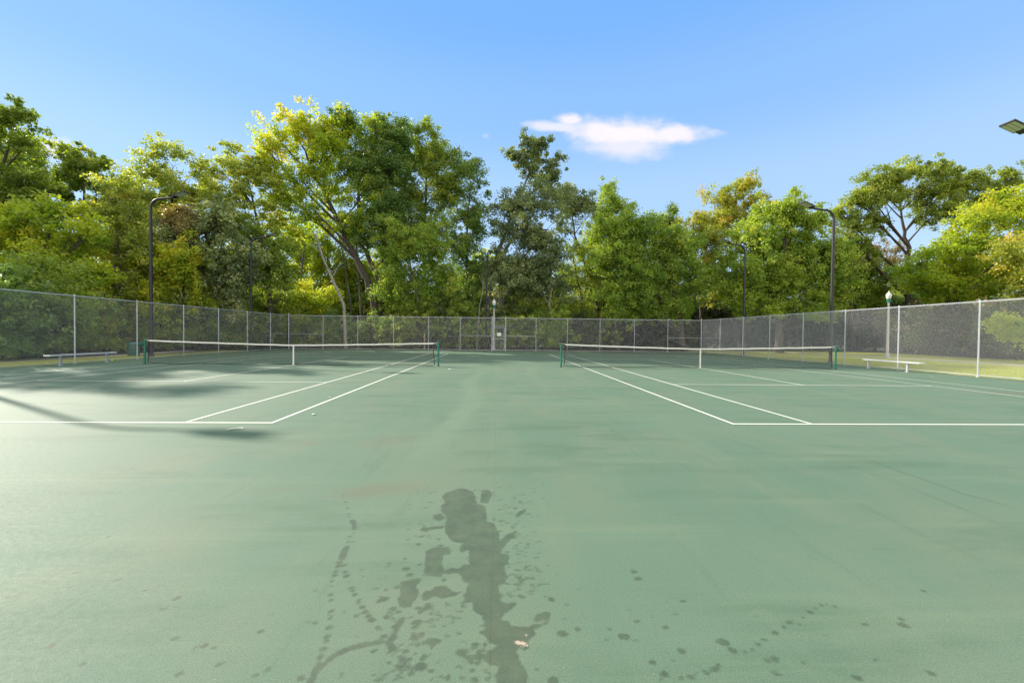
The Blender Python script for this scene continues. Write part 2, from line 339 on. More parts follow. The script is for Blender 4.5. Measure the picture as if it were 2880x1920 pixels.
POLYS = [MAINP,
 [(880,850),(970,825),(1015,820),(1025,840),(985,875),(1010,900),(1000,950),(960,1000),(950,1030),(880,1025),(850,990),(870,940)],
 [(1020,940),(1050,915),(1100,905),(1130,880),(1200,875),(1240,910),(1290,925),(1270,945),(1180,965),(1110,955),(1080,975),(1035,980)],
 [(705,990),(715,970),(780,945),(797,965),(780,985),(710,1000)],
 [(1820,1120),(1840,1080),(1900,1060),(1945,1065),(1935,1110),(1890,1120),(1850,1130)],
 [(940,1230),(985,1218),(1015,1240),(985,1285),(955,1265)], [(1070,1250),(1150,1250),(1163,1270),(1120,1300),(1100,1330),(1070,1290)],
 [(830,1375),(875,1360),(905,1380),(918,1405),(890,1430),(855,1400)], [(1105,370),(1160,362),(1200,395),(1140,418),(1112,395)],
 [(1008,480),(1040,460),(1100,455),(1180,448),(1180,465),(1090,480),(1050,495)], [(1450,200),(1500,190),(1530,225),(1500,290),(1445,285)],
 [(1690,385),(1720,345),(1775,325),(1760,350),(1710,390)], [(1925,1540),(1960,1520),(2000,1550),(1990,1600),(1930,1600)]]
LINES = [([(225,1568),(270,1480),(330,1430),(400,1370),(500,1325),(620,1295),(760,1270),(820,1250),(845,1180),(890,1110)], .017),
         ([(780,1270),(830,1325)], .016), ([(530,410),(548,440),(550,470)], .018), ([(495,600),(470,640),(460,680)], .022)]
drops = []
def dr(z, pts, r, jit=.25):
    for q in zz(*z, pts): drops.append((q[0], q[1], .78*r*(1+random.uniform(-jit, jit)), 1+random.uniform(-.2, .35)))
dr(Z8, [(470,235),(487,280),(500,325),(510,365),(512,385),(543,500),(520,525),(500,565),(440,710),(475,730),(485,775),(492,805),(508,845),(530,890),(537,910),(555,938),(578,980),(582,995),(605,1027),(625,1060),(650,1090),(670,1118),(715,1175),(765,1235)], .021)
dr(Z8, [(425,740),(413,775),(405,803),(393,843),(385,880),(383,935),(380,980),(385,1055),(378,1105),(368,1175),(352,1235),(345,1272),(328,1325),(305,1385),(295,1420),(283,1445)], .018)
dr(Z8, [(1035,522),(1080,522),(1150,545),(1005,580),(1010,725),(915,755),(945,800),(1185,835),(825,1040),(1070,1030),(1110,1045),(1090,1075),(775,1098),(1195,1095),(930,1450),(1020,1450),(960,1495),(1045,1385),(1310,1350),(1440,1378),(1420,1425),(1375,1400),(1475,1475),(1490,1535),(1210,1525),(275,1140),(265,908),(690,1338),(180,1530),(560,1090),(475,1065),(995,1135),(850,885),(770,905),(1725,945),(1950,972),(2030,1215),(2135,1185)], .022, .4)
dr(Z1, [(1420,980),(1390,995),(1370,1012),(1335,1035),(1290,1050),(1275,1060),(1250,1082),(1208,1108),(1160,1138),(1130,1162),(1100,1183),(1070,1195),(1450,982),(1480,988),(950,1260),(930,1275),(890,1288),(850,1297),(775,1318),(820,1310)], .015)
dr(Z1, [(562,828),(577,860),(702,1080),(970,1150),(1015,1190),(645,1245),(1180,1235),(1205,1230),(1215,1295),(782,1192),(300,1092),(232,1110),(576,1058),(515,1125),(700,1298),(1787,1041),(1800,1074),(1927,1293),(1585,1317),(190,1325),(180,1335)], .024)
dr(Z6, [(938,1168),(890,1176),(986,1177),(1198,1102),(805,1133),(825,1297),(1005,1250),(1020,1245),(1230,1274),(1170,1304),(1450,1063),(1385,1314),(493,670),(350,832),(668,912),(323,900),(535,867),(750,1000),(812,950),(378,1253),(236,1168)], .020)
for k in range(520):     # fine splash droplets around the big stain
    a = random.gauss(0, 1); bq = random.random()
    if k < 330: px, py = 1640+a*120+bq*60, 60+bq*900
    elif k < 400: px, py = 1150+a*110, 150+bq*400
    else: px, py = 1000+a*300, 560+bq*1000
    q = zz(*Z8, [(px, py)])[0]; drops.append((q[0], q[1], random.uniform(.004, .010), 1+random.random()*1.6))
for k in range(70):
    q = zz(*Z8, [(random.uniform(780, 1500), random.uniform(950, 1560))])[0]; drops.append((q[0], q[1], random.uniform(.005, .014), 1+random.random()*.5))
for k in range(30):
    q = zz(*Z1, [(random.uniform(100, 1900), random.uniform(900, 1330))])[0]; drops.append((q[0], q[1], random.uniform(.004, .011), 1+random.random()))
xs = np.unique(np.concatenate([np.linspace(CX0, -3.5, 12), np.arange(-3.5, 3.5001, .0135), np.linspace(3.5, CX1, 12)]).round(5))
ys = np.unique(np.concatenate([np.linspace(CY0, -17.15, 8), np.arange(-17.15, -13.3, .0135), np.linspace(-13.29, CY1, 24)]).round(5))
GX, GY = np.meshgrid(xs, ys); nx, ny = len(xs), len(ys)
wet = np.full(GX.shape, -.2)
def seg_d(P, A, B):
    AB = B-A; t = np.clip(((P-A)@AB)/max(AB@AB, 1e-9), 0, 1); return np.linalg.norm(P-(A+t[..., None]*AB), axis=-1)
def window(x0, x1, y0, y1):
    i0, i1 = np.searchsorted(xs, (x0, x1)); j0, j1 = np.searchsorted(ys, (y0, y1)); return slice(j0, j1), slice(i0, i1)
def add_poly(field, poly):
    P = np.array(poly); sl_ = window(P[:, 0].min()-.1, P[:, 0].max()+.1, P[:, 1].min()-.1, P[:, 1].max()+.1)
    pts = np.stack([GX[sl_], GY[sl_]], -1); d = np.full(pts.shape[:2], 9.0); ins = np.zeros(pts.shape[:2], bool)
    for i in range(len(P)):
        A, B = P[i], P[(i+1) % len(P)]; d = np.minimum(d, seg_d(pts, A, B))
        c = ((A[1] > pts[..., 1]) != (B[1] > pts[..., 1])) & (pts[..., 0] < (B[0]-A[0])*(pts[..., 1]-A[1])/((B[1]-A[1]) or 1e-9)+A[0]); ins ^= c
    field[sl_] = np.maximum(field[sl_], np.where(ins, d, -d))
for q in POLYS: add_poly(wet, zz(*Z8, q))
for pl, w in LINES:
    P = [np.array(p) for p in zz(*Z8, pl)]
    for A, B in zip(P[:-1], P[1:]):
        s_ = window(min(A[0], B[0])-.15, max(A[0], B[0])+.15, min(A[1], B[1])-.15, max(A[1], B[1])+.15)
        wet[s_] = np.maximum(wet[s_], w-seg_d(np.stack([GX[s_], GY[s_]], -1), A, B))
for (x, y, r, el) in drops:
    s_ = window(x-.2, x+.2, y-.2, y+.2)
    d = np.hypot((GX[s_]-x)/el, GY[s_]-y); wet[s_] = np.maximum(wet[s_], r-d)
bare = np.full(GX.shape, -.2); add_poly(bare, zz(*Z8, [(1680,1275),(1720,1265),(1770,1275),(1785,1300),(1760,1318),(1735,1300),(1690,1298)]))
add_poly(bare, zz(*Z8, [(1770,1215),(1790,1225),(1780,1240),(1762,1235)]))
idx = np.arange(nx*ny).reshape(ny, nx)
Q = np.stack([idx[:-1, :-1], idx[:-1, 1:], idx[1:, 1:], idx[1:, :-1]], -1).reshape(-1, 4)
V = np.stack([GX, GY, np.zeros_like(GX)], -1).reshape(-1, 3)
tag(np_mesh('court_surface', V, Q, court_mat(), attr={'wet': ('POINT', wet.ravel()), 'bare': ('POINT', bare.ravel())}), kind='structure')
# court edge slab side
e = MB(); e.box(((CX0+CX1)/2, (CY0+CY1)/2, -.062), (CX1-CX0, CY1-CY0, .12)); tag(e.build('court_slab', CONC), kind='structure')
# painted lines
XL, XR = -9.085, 9.471
def lines(xc, name):
    b = MB(); z = .004
    def rc(x0, x1, y0, y1): b.add([(x0, y0, z), (x1, y0, z), (x1, y1, z), (x0, y1, z)], [(0, 1, 2, 3)])
    h = .026; D, Sg, BL, SV = 5.485, 4.115, 11.885, 6.40
    for s in (-1, 1):
        rc(xc-D-h, xc+D+h, s*BL-.03, s*BL+.03)
        rc(xc+s*D-h, xc+s*D+h, -BL+.03, BL-.03)
        rc(xc+s*Sg-h, xc+s*Sg+h, -BL+.03, BL-.03)
        rc(xc-Sg+h, xc-h, s*SV-h, s*SV+h); rc(xc+h, xc+Sg-h, s*SV-h, s*SV+h)
        rc(xc-h, xc+h, s*BL-s*.03-.05, s*BL-s*.03+.05)
    rc(xc-h, xc+h, -SV-h, SV+h)
    tag(b.build(name, LINE), kind='structure')
lines(XL, 'court_lines'); lines(XR, 'court_lines')
# hairline cracks
CRK = mat('crack_dark', (.06, .09, .06), .9)
def crack(pts, w):
    P = [ground(*p) for p in pts]; Q_ = []
    for A, B in zip(P[:-1], P[1:]):
        n = max(2, int(np.linalg.norm(B-A)/.12))
        for i in range(n): Q_.append(A+(B-A)*i/n)
    Q_.append(P[-1]); b = MB(); vs = []; n = len(Q_)
    for i, p in enumerate(Q_):
        t = Q_[min(i+1, n-1)]-Q_[max(i-1, 0)]; nn = np.array([-t[1], t[0]])/max(np.hypot(t[0], t[1]), 1e-6)
        ww = w*(.3+.7*math.sin(math.pi*(i+.5)/n))*random.uniform(.5, 1.2); o = random.uniform(-.012, .012)
        vs += [(p[0]+nn[0]*(o+ww), p[1]+nn[1]*(o+ww), .004), (p[0]+nn[0]*(o-ww), p[1]+nn[1]*(o-ww), .004)]
    b.add(vs, [(2*i, 2*i+1, 2*i+3, 2*i+2) for i in range(n-1)]); tag(b.build('court_crack', CRK), kind='structure')
crack([(2425, 1286), (2560, 1335), (2700, 1385), (2850, 1428)], .0028)
crack([(2280, 1280), (2420, 1320), (2560, 1372), (2760, 1450), (2880, 1505)], .0016)
crack([(1980, 1212), (2110, 1255), (2200, 1290)], .0018)
crack([(690, 1048+40), (720, 1100)], .001)
# paths
PATH = mat('path_concrete', (.46, .38, .33), .9, bump=.3, bscale=20, var=.15, vscale=2)
def strip(name, pts, w, m, z=-.022):
    b = MB(); vs = []; n = len(pts)
    for i, p in enumerate(pts):
        a, c = pts[max(i-1, 0)], pts[min(i+1, n-1)]; t = Vector((c[0]-a[0], c[1]-a[1])).normalized(); nn = Vector((-t.y, t.x))*w/2
        vs += [(p[0]+nn.x, p[1]+nn.y, z), (p[0]-nn.x, p[1]-nn.y, z)]
    b.add(vs, [(2*i, 2*i+1, 2*i+3, 2*i+2) for i in range(n-1)]); return tag(b.build(name, m), kind='structure')
strip('path', [(-21.6, -9), (-22.0, -3), (-22.3, 1), (-22.4, 5), (-22.9, 10), (-23.6, 14)], .9, PATH)
strip('path', [(30.6, -14), (31.2, -4), (31.4, 3), (31.3, 8), (30.6, 14), (28.8, 20), (25, 26)], 1.5, PATH)
PINE = mat('needle_litter', (.30, .17, .09), .95, bump=.5, bscale=30, var=.4, vscale=8)
strip('litter_strip', [(-18.3, 18.75), (-10, 18.7), (-2, 18.72), (6, 18.8), (14, 18.9), (19.0, 19.3)], 1.0, PINE)
# ------------------------------------------------------------------ fences
def wires(b, A, B, z0, z1, r=.0024, pitch=.075):
    """diagonal wires of chain link between plan points A and B"""
    A = Vector((*A, 0)); B = Vector((*B, 0)); L_ = (B-A).length; t = (B-A)/L_; nrm = Vector((-t.y, t.x, 0)); H = z1-z0
    for fam in (1, -1):
        s = -H if fam == 1 else 0.0
        end = L_ if fam == 1 else L_+H
        off = nrm*(.0022*fam)
        while s < end:
            # wire: u = s + fam*z
            za, zb = 0.0, H
            if fam == 1:
                if s < 0: za = -s
                if s+H > L_: zb = L_-s
            else:
                if s > L_: za = s-L_
                if s-H < 0: zb = s
            if zb-za > .02:
                p = A+t*(s+fam*za)+Vector((0, 0, z0+za))+off; q = A+t*(s+fam*zb)+Vector((0, 0, z0+zb))+off
                d = (q-p).normalized(); a1 = nrm*r; a2 = d.cross(nrm).normalized()*r
                k = [a1, -a1*.5+a2*.87, -a1*.5-a2*.87]
                b.add([p+x for x in k]+[q+x for x in k], [(0, 1, 4, 3), (1, 2, 5, 4), (2, 0, 3, 5)])
            s += pitch
def build_raw(b, name, m, parent):
    me = bpy.data.meshes.new(name); me.from_pydata(b.v, [], b.f); me.materials.append(m); return link(bpy.data.objects.new(name, me), parent)
FH = 2.95
def post(P, p, top=FH, r=.03, m=None):
    b = MB(); b.lathe((p[0], p[1], 0), [(r, 0), (r, top), (r*1.25, top), (r*1.25, top+.03), (r*.8, top+.055), (.002, top+.07)], 10)
    b.lathe((p[0], p[1], 0), [(r*2.2, 0), (r*2.0, .015), (r*1.1, .02)], 10)
    return b.build('post', m or GALV, P, smooth=True)
def bar(P, a, b_, r, name):
    b = MB(); b.tube([a, b_], r, 8); return b.build(name, GALV, P, smooth=True)
def fence(label, A, B, posts, big=(), mids=(), braces=(), gaps=(), wr=.0015):
    P = empty('chain_link_fence', (A[0], A[1], 0), label=label, cat='fence', group='chain link fences round the courts')
    A3 = Vector((*A, 0)); B3 = Vector((*B, 0)); t = (B3-A3).normalized()
    def T(q): return (q[0]-A[0], q[1]-A[1], q[2] if len(q) > 2 else 0)
    for s in posts: q = A3+t*s; post(P, T(q), FH+(.10 if s in big else 0), .042 if s in big else .027)
    L_ = (B3-A3).length; segs = []; cur = 0
    for (g0, g1) in gaps: segs.append((cur, g0)); cur = g1
    segs.append((cur, L_))
    bar(P, T((*A, FH-.005)), T((*B, FH-.005)), .021, 'top_rail')
    wb = MB()
    for s0, s1 in segs:
        p0 = A3+t*s0; p1 = A3+t*s1
        bar(P, T((*p0[:2], .07)), T((*p1[:2], .07)), .018, 'bottom_rail')
        o = Vector((-t.y, t.x, 0))*.028
        wires(wb, T(p0+o)[:2], T(p1+o)[:2], .03, FH+.045, wr)
    for (s0, s1, z0) in [(g0, g1, 2.26) for g0, g1 in gaps]:
        p0 = A3+t*s0; p1 = A3+t*s1; o = Vector((-t.y, t.x, 0))*.028
        wires(wb, T(p0+o)[:2], T(p1+o)[:2], z0, FH+.045, wr); bar(P, T((*p0[:2], 2.22)), T((*p1[:2], 2.22)), .021, 'header_rail')
    build_raw(wb, 'chain_link', WIRE, P)
    for s0, s1 in mids: bar(P, T((*(A3+t*s0)[:2], 1.33)), T((*(A3+t*s1)[:2], 1.33)), .02, 'mid_rail')
    for s0, s1 in braces: bar(P, T((*(A3+t*s0)[:2], .12)), T((*(A3+t*s1)[:2], 1.30)), .008, 'truss_rod')
    return P
BX0, BX1, BY = -18.35, 18.75, 18.0
bp_ = [-18.33, -15.34, -12.31, -9.17, -6.09, -3.27, -.42, .80, 3.54, 6.38, 9.36, 12.52, 15.61, 18.72]
fence('long back chain link fence with the gate in its middle', (BX0, BY), (BX1, BY), [round(x-BX0, 3) for x in bp_],
      big=[round(x-BX0, 3) for x in (-18.33, -.42, .80, 18.72)], mids=[(.05, 3.0), (15.08, 17.9), (19.2, 21.9), (33.95, 37.0)], braces=[(.1, 3.0), (37.0, 33.97)], gaps=[(17.93, 19.15)])
fence('left side chain link fence in front of the path and woods', (-18.52, -26), (-18.42, 17.9), [26+y for y in (-24.4, -21.4, -18.3, -15.3, -12.2, -9.2, -6.1, -3.1, -.04, 3.04, 6.14, 9.14, 12.24, 15.3)], mids=[(41.35, 43.8)])
fence('right side chain link fence in front of the sunny lawn', (18.95, -26), (18.80, 17.9), [26+y for y in (-24.6, -21.6, -18.6, -15.5, -12.4, -9.4, -6.4, -3.33, -.15, 2.78, 5.79, 8.83, 11.87, 15.03)], mids=[(41.05, 43.8)], wr=.0026)
# gate
G_ = empty('gate', (.19, 18.0, 0), label='narrow chain link gate in the middle of the back fence', cat='gate')
b = MB()
for x in (-.50, .50): b.tube([(x, 0, .05), (x, 0, 2.10)], .027, 8)
for z in (.07, 1.08, 2.09): b.tube([(-.50, 0, z), (.50, 0, z)], .025, 8)
b.build('gate_frame', GALV, G_, smooth=True)
b = MB(); wires(b, (-.48, 0.02), (.48, 0.02), .08, 2.08); build_raw(b, 'chain_link', WIRE, G_)
for z in (.4, 1.75):
    b = MB(); b.box((.55, 0, z), (.10, .05, .05)); b.build('hinge', GALV, G_)
b = MB(); b.box((-.545, 0, 1.05), (.10, .06, .12)); b.build('latch', GALV, G_)
s_ = empty('sign', (.22, 17.955, 1.47), label='small white rectangular sign wired to the back gate', cat='sign')
b = MB(); b.box((0, 0, 0), (.34, .004, .27)); b.build('sign_plate', SIGN, s_, bevel=.0015)
b = MB()
for z, w in ((.085, .22), (.04, .26), (0, .24), (-.04, .25), (-.085, .16)): b.box((0, -.0035, z), (w, .002, .010))
b.build('sign_text', mat('sign_print', (.30, .32, .34), .6), s_)
# ------------------------------------------------------------------ nets
def netpost(P, x, side, winder):
    b = MB(); b.lathe((x, 0, 0), [(.042, 0), (.042, 1.06), (.047, 1.06), (.047, 1.085), (.03, 1.10)], 14); o = b.build('post', GREENP, P, smooth=True)
    b = MB(); b.lathe((x, 0, 0), [(.062, 0), (.060, .02), (.044, .03)], 14); b.build('footing', BLACK, o, smooth=True)
    if winder:
        b = MB(); b.box((x+side*.10, 0, .88), (.12, .10, .13)); b.tube([(x+side*.10, -.02, .88), (x+side*.10, -.10, .88)], .03, 10)
        b.tube([(x+side*.12, -.09, .88), (x+side*.24, -.11, .80)], .012, 6); b.build('winder', GREENP, P, bevel=.006)
def net(label, xc, HW, wl, loose):
    P = empty('tennis_net', (xc, 0, 0), label=label, cat='net', group='tennis nets across the two courts')
    netpost(P, -HW, -1, wl == -1); netpost(P, HW, 1, wl == 1)
    x0, x1 = -HW+.18, HW-.22
    def top(x): a = abs(x)/HW; return .914+(1.065-.914)*a**1.25
    n = 60; X_ = [x0+(x1-x0)*i/n for i in range(n+1)]
    b = MB(); vs = []
    for x in X_:
        z = top(x)+.004*math.sin(x*5)
        vs += [(x, -.012, z), (x, .012, z), (x, .014, z-.062), (x, -.014, z-.062)]
    fs = []
    for i in range(n):
        for k in range(4): fs.append((i*4+k, i*4+(k+1) % 4, (i+1)*4+(k+1) % 4, (i+1)*4+k))
    fs += [(3, 2, 1, 0), (n*4, n*4+1, n*4+2, n*4+3)]
    b.add(vs, fs); b.build('headband', BAND, P)
    b = MB(); s = .048; x = x0
    def bot(x): return .035+.018*math.sin(x*1.1+xc)+.012*math.sin(x*2.7)
    def sway(x, z): return .03*math.sin(x*.9)*(1-z)
    while x < x1:
        t_ = top(x)-.05; bb = bot(x); b.tube([(x, sway(x, bb), bb), (x, sway(x, .5), .5), (x, sway(x, t_), t_)], .0023, 3, cap=False); x += s
    for j in range(21):
        f = (j+.5)/21; pts = [(xx, sway(xx, bot(xx)+(top(xx)-.05-bot(xx))*f), bot(xx)+(top(xx)-.05-bot(xx))*f) for xx in X_]; b.tube(pts, .0023, 3, cap=False)
    # double-braided upper rows
    for j in range(6):
        pts = [(xx, sway(xx, .9)+.004, top(xx)-.08-j*.048) for xx in X_]; b.tube(pts, .0023, 3, cap=False)
    build_raw(b, 'mesh', NETM, P)
    b = MB(); b.tube([(xx, sway(xx, 0)-.004, bot(xx)) for xx in X_], .011, 6); b.build('bottom_tape', NETM, P)
    for sx, xx in ((-1, x0), (1, x1)):
        b = MB(); hi = top(xx)-.03 if not (loose and sx == 1) else .74
        b.tube([(xx+sx*.05, 0, .035), (xx+sx*.02, 0, .4), (xx-(0 if hi > .8 else .02), 0, hi)], .017, 6); b.build('side_tape', NETM, P)
    b = MB(); b.box((0, -.018, .455), (.055, .008, .90)); b.box((0, .018, .455), (.055, .008, .90)); b.box((0, 0, .012), (.09, .05, .02)); b.build('centre_strap', BAND, P, bevel=.002)
    b = MB(); b.tube([(-HW, 0, 1.075), (x0, 0, top(x0)-.01)], .008, 6); b.build('cord', BAND, P)
    b = MB(); b.tube([(HW, 0, 1.06), (x1, 0, top(x1)-.01)], .008, 6); b.tube([(HW, -.03, .96), (x1, 0, top(x1)-.05)], .005, 6); b.build('cord', BAND, P)
net('tennis net on the left court with its right edge hanging loose', XL, 6.45, -1, True)
net('tennis net on the right court in front of the lawn fence', XR, 6.5, 1, False)
# ------------------------------------------------------------------ benches
def bench(x, y0, y1, label, lx):
    yc = (y0+y1)/2; L_ = y1-y0
    P = empty('bench', (x, yc, 0), label=label, cat='bench', group='aluminium player benches')
    b = MB(); b.box((0, 0, .452), (.25, L_, .018)); b.box((-.118, 0, .435), (.014, L_, .05)); b.box((.118, 0, .435), (.014, L_, .05)); st = b.build('seat', ALU, P, bevel=.003)
    for sy in (-1, 1):
        b = MB(); b.box((0, sy*(L_/2+.006), .438), (.255, .012, .06)); b.build('end_cap', ALU, st, bevel=.003)
    for y in lx:
        b = MB(); b.box((0, y-yc, .215), (.07, .07, .43)); b.box((0, y-yc, .422), (.22, .06, .02)); lg = b.build('leg', ALUL, P, bevel=.004)
        b = MB(); b.box((0, y-yc, .007), (.16, .13, .012)); b.build('foot_plate', ALUL, lg)
bench(-17.72, -1.85, .95, 'white metal bench by the left fence beside a tennis ball', (-1.35, .62))
bench(18.10, -1.92, .75, 'sunlit white metal bench by the right fence', (-1.33, .55))
# ------------------------------------------------------------------ lamp poles
def flood(P, pos, d, tilt):
    """head: d = +1/-1 direction along x away from the pole; underside tilted up"""
    rot = Matrix.Rotation(-d*tilt, 3, 'Y')
    def W_(c): return Vector(pos)+rot@Vector(c)
    b = MB(); b.box(W_((d*.42, 0, 0)), (.62, .46, .06), rot); b.box(W_((d*.06, 0, .01)), (.22, .30, .12), rot); b.box(W_((-d*.10, 0, -.01)), (.16, .10, .09), rot)
    for k in range(5): b.box(W_((d*.42, -.18+.09*k, .04)), (.50, .012, .03), rot)
    h = b.build('lamp_head', BLACK, P, bevel=.006)
    for k in range(3):
        b = MB(); b.box(W_((d*.42, -.14+.14*k, -.034)), (.52, .122, .008), rot); b.build('lens', LENS, h)
    return h
def lamp_pole(x, y, d, label, H=8.95, arms=(1,)):
    P = empty('light_pole', (x, y, 0), label=label, cat='light pole', group='tall black court light poles')
    ra = .09
    if len(arms) == 1:
        pts = [(0, 0, 0), (0, 0, 3), (0, 0, 6), (0, 0, H-.62)]; rr = [ra, .085, .078, .07]
        for k in range(1, 8):
            a = math.pi/2*k/7; pts.append((d*.52*(1-math.cos(a)), 0, H-.62+.52*math.sin(a))); rr.append(.062)
        pts.append((d*1.15, 0, H-.04)); rr.append(.052)
        b = MB(); b.tube(pts, rr, 12); b.build('pole', BLACK, P, smooth=True)
        flood(P, (d*1.28, 0, H+.04), d, R(22))
    else:
        b = MB(); b.tube([(0, 0, 0), (0, 0, 4), (0, 0, H-.55)], [ra, .08, .07], 12); b.build('pole', BLACK, P, smooth=True)
        for s in (-1, 1):
            b = MB(); b.tube([(s*.03, 0, H-.6), (s*.08, 0, H-.38), (s*.24, 0, H-.18), (s*.52, 0, H-.08), (s*.72, 0, H)], .042, 10); b.build('arm', BLACK, P, smooth=True)
            flood(P, (s*.80, 0, H+.06), s, R(22))
    b = MB(); b.lathe((0, 0, 0), [(.17, 0), (.17, .05), (.12, .09), (.095, .12)], 12); b.build('base_plate', BLACK, P, smooth=True)
lamp_pole(-19.45, 5.1, 1, 'tall black light pole behind the left fence, nearer of the two standing there')
lamp_pole(-19.4, 14.35, 1, 'thinner looking black light pole behind the far end of the left fence')
lamp_pole(-19.75, -4.1, 1, 'black light pole out of view beside the left fence whose long shadow crosses the baseline')
lamp_pole(-.98, 19.2, 1, 'black light pole with two heads behind the back fence left of the gate', H=9.1, arms=(1, 2))
lamp_pole(19.45, 4.4, -1, 'tall black light pole rising behind the right fence beside the big maple')
lamp_pole(19.35, 12.66, -1, 'farther black light pole behind the right fence in front of the leafy maple', H=8.75)
lamp_pole(19.85, -4.75, -1, 'light pole at the right edge of the view with only its head showing', H=8.8)
def acorn(x, y, H, label):
    P = empty('park_lamp', (x, y, 0), label=label, cat='street lamp', group='pale park lamps with acorn globes')
    b = MB(); b.lathe((0, 0, 0), [(.14, 0), (.14, .2), (.105, .3), (.065, H-.95)], 8); b.build('pole', CONC, P)
    b = MB(); z = H-.95; b.lathe((0, 0, z), [(.085, 0), (.12, .02), (.13, .12), (.115, .14), (.15, .26), (.165, .30)], 16); b.build('collar', COLLAR, P, smooth=True)
    z = H-.65; b = MB(); b.lathe((0, 0, z), [(.13, 0), (.155, .09), (.19, .24), (.18, .31), (.12, .42), (.05, .49), (.042, .52), (.025, .56), (.03, .59), (.005, .63)], 18); b.build('globe', GLOBE, P, smooth=True)
acorn(-.27, 19.6, 4.85, 'park lamp with acorn globe behind the back gate')
acorn(30.35, 11.9, 5.2, 'park lamp with acorn globe on the lawn behind the right fence')
# ------------------------------------------------------------------ small things
P = empty('litter_bin', (-21.15, 5.95, 0), label='dark green litter bin beyond the left fence', cat='litter bin')
b = MB(); b.lathe((0, 0, 0), [(.24, 0), (.27, .05), (.28, .62), (.295, .63), (.295, .67)], 18); b.build('bin_body', BIN, P, smooth=True)
b = MB(); b.lathe((0, 0, .67), [(.30, 0), (.30, .03), (.24, .10), (.12, .13), (.01, .135)], 18); b.build('lid', BIN, P, smooth=True)
def ball(x, y, label):
    bm = bmesh.new(); bmesh.ops.create_icosphere(bm, subdivisions=3, radius=.036); me = bpy.data.meshes.new('tennis_ball'); bm.to_mesh(me); bm.free()
    me.polygons.foreach_set('use_smooth', [True]*len(me.polygons)); me.materials.append(BALL)
    o = link(bpy.data.objects.new('tennis_ball', me)); o.location = (x, y, .036); tag(o, label, 'ball', 'tennis balls lying on the courts')
    b = MB(); pts = []
    for k in range(41):
        a = 2*math.pi*k/40; v = Vector((math.cos(a)+.35*math.cos(3*a), math.sin(a)-.35*math.sin(3*a), 1.0*math.sin(2*a))).normalized()*.0362; pts.append(v)
    b.tube(pts, .0012, 4); b.build('seam', BAND, o)
ball(-18.1, 1.29, 'yellow tennis ball beside the bench by the left fence')
ball(17.59, 7.13, 'yellow tennis ball against the right fence behind the right net')
def scrap(u, v, s, pts, label):
    p = ground(u, v); b = MB(); n = len(pts)
    vs = [(x*s, y*s, .006+.018*s/.1*abs(math.sin(i*2.3))) for i, (x, y) in enumerate(pts)]+[(0, 0, .03*s/.1)]
    vs += [(v_[0], v_[1], v_[2]-.004) for v_ in vs[:n]]
    b.add(vs, [(i, (i+1) % n, n) for i in range(n)]+[(i, n+1+i, n+1+(i+1) % n, (i+1) % n) for i in range(n)]+[tuple(n+1+i for i in range(n))[::-1]])
    o = b.build('paper_scrap', PAPER); o.location = (p[0], p[1], .0045); tag(o, label, 'litter', 'pale scraps lying on the court')
scrap(661, 1208, .085, [(-1.2, -.45), (-.6, -.5), (-.1, -.2), (.3, .2), (1.1, .4), (1.0, .75), (.2, .55), (-.3, .1), (-.9, -.1)], 'long torn pale scrap lying just in front of the left baseline')
scrap(882, 1166, .05, [(-.6, -.4), (.2, -.6), (.7, -.2), (.4, .4), (0, .8), (-.4, .3)], 'pale crumpled scrap right of the left court sideline')
scrap(927, 1118, .045, [(-.9, -.2), (.0, -.5), (.9, 0), (.5, .4), (-.4, .3)], 'tiny pale scrap just beside the left doubles sideline')
scrap(1265, 1039, .085, [(-.9, -.4), (.1, -.6), (1.0, -.3), (.6, .4), (.0, .9), (-.5, .4)], 'pale scrap on the floor right of the left net post')
b = MB(); b.box((0, 0, .75), (.12, .12, 1.5)); b.box((0, 0, 1.515), (.14, .14, .03)); o = b.build('wooden_post', WOODP, bevel=.006); o.location = (-6.78, 20.0, 0)
tag(o, 'short weathered wooden post in the bushes behind the back fence', 'post')
# ------------------------------------------------------------------ houses far behind the trees on the right
BRICK = mat('pink_brick', (.50, .32, .25), .9, bump=.3, bscale=8, var=.2, vscale=5)
ROOFM = mat('roof_shingle', (.12, .10, .095), .9, bump=.4, bscale=10, var=.3, vscale=6)
GLASS = mat('window_glass', (.05, .07, .09), .1)
def house(x, y, w, d, rz, label):
    P = empty('house', (x, y, 0), rz, label=label, cat='house')
    b = MB(); b.box((0, 0, 1.5), (w, d, 3.0)); b.build('wall', BRICK, P)
    b = MB(); h, o = 2.0, .5; X_, Y_ = w/2+o, d/2+o
    b.add([(-X_, -Y_, 3.003), (X_, -Y_, 3.003), (X_, Y_, 3.003), (-X_, Y_, 3.003), (-X_, 0, 3+h), (X_, 0, 3+h)], [(0, 1, 5, 4), (3, 4, 5, 2), (0, 4, 3), (1, 2, 5), (0, 3, 2, 1)]); b.build('roof', ROOFM, P)
    for k in range(4):
        xx = -w/2+w*(k+.5)/4; b = MB(); b.box((xx, -d/2-.02, 1.6), (1.2, .06, 1.3)); f = b.build('window', SIGN, P)
        b = MB(); b.box((xx, -d/2-.06, 1.6), (1.02, .03, 1.12)); b.build('pane', GLASS, f)
house(34, 58, 16, 8, R(8), 'pinkish brick house glimpsed through the trees behind the back right fence corner')
house(66, 20, 16, 8, R(-75), 'pinkish brick house glimpsed through the trees at the far right')
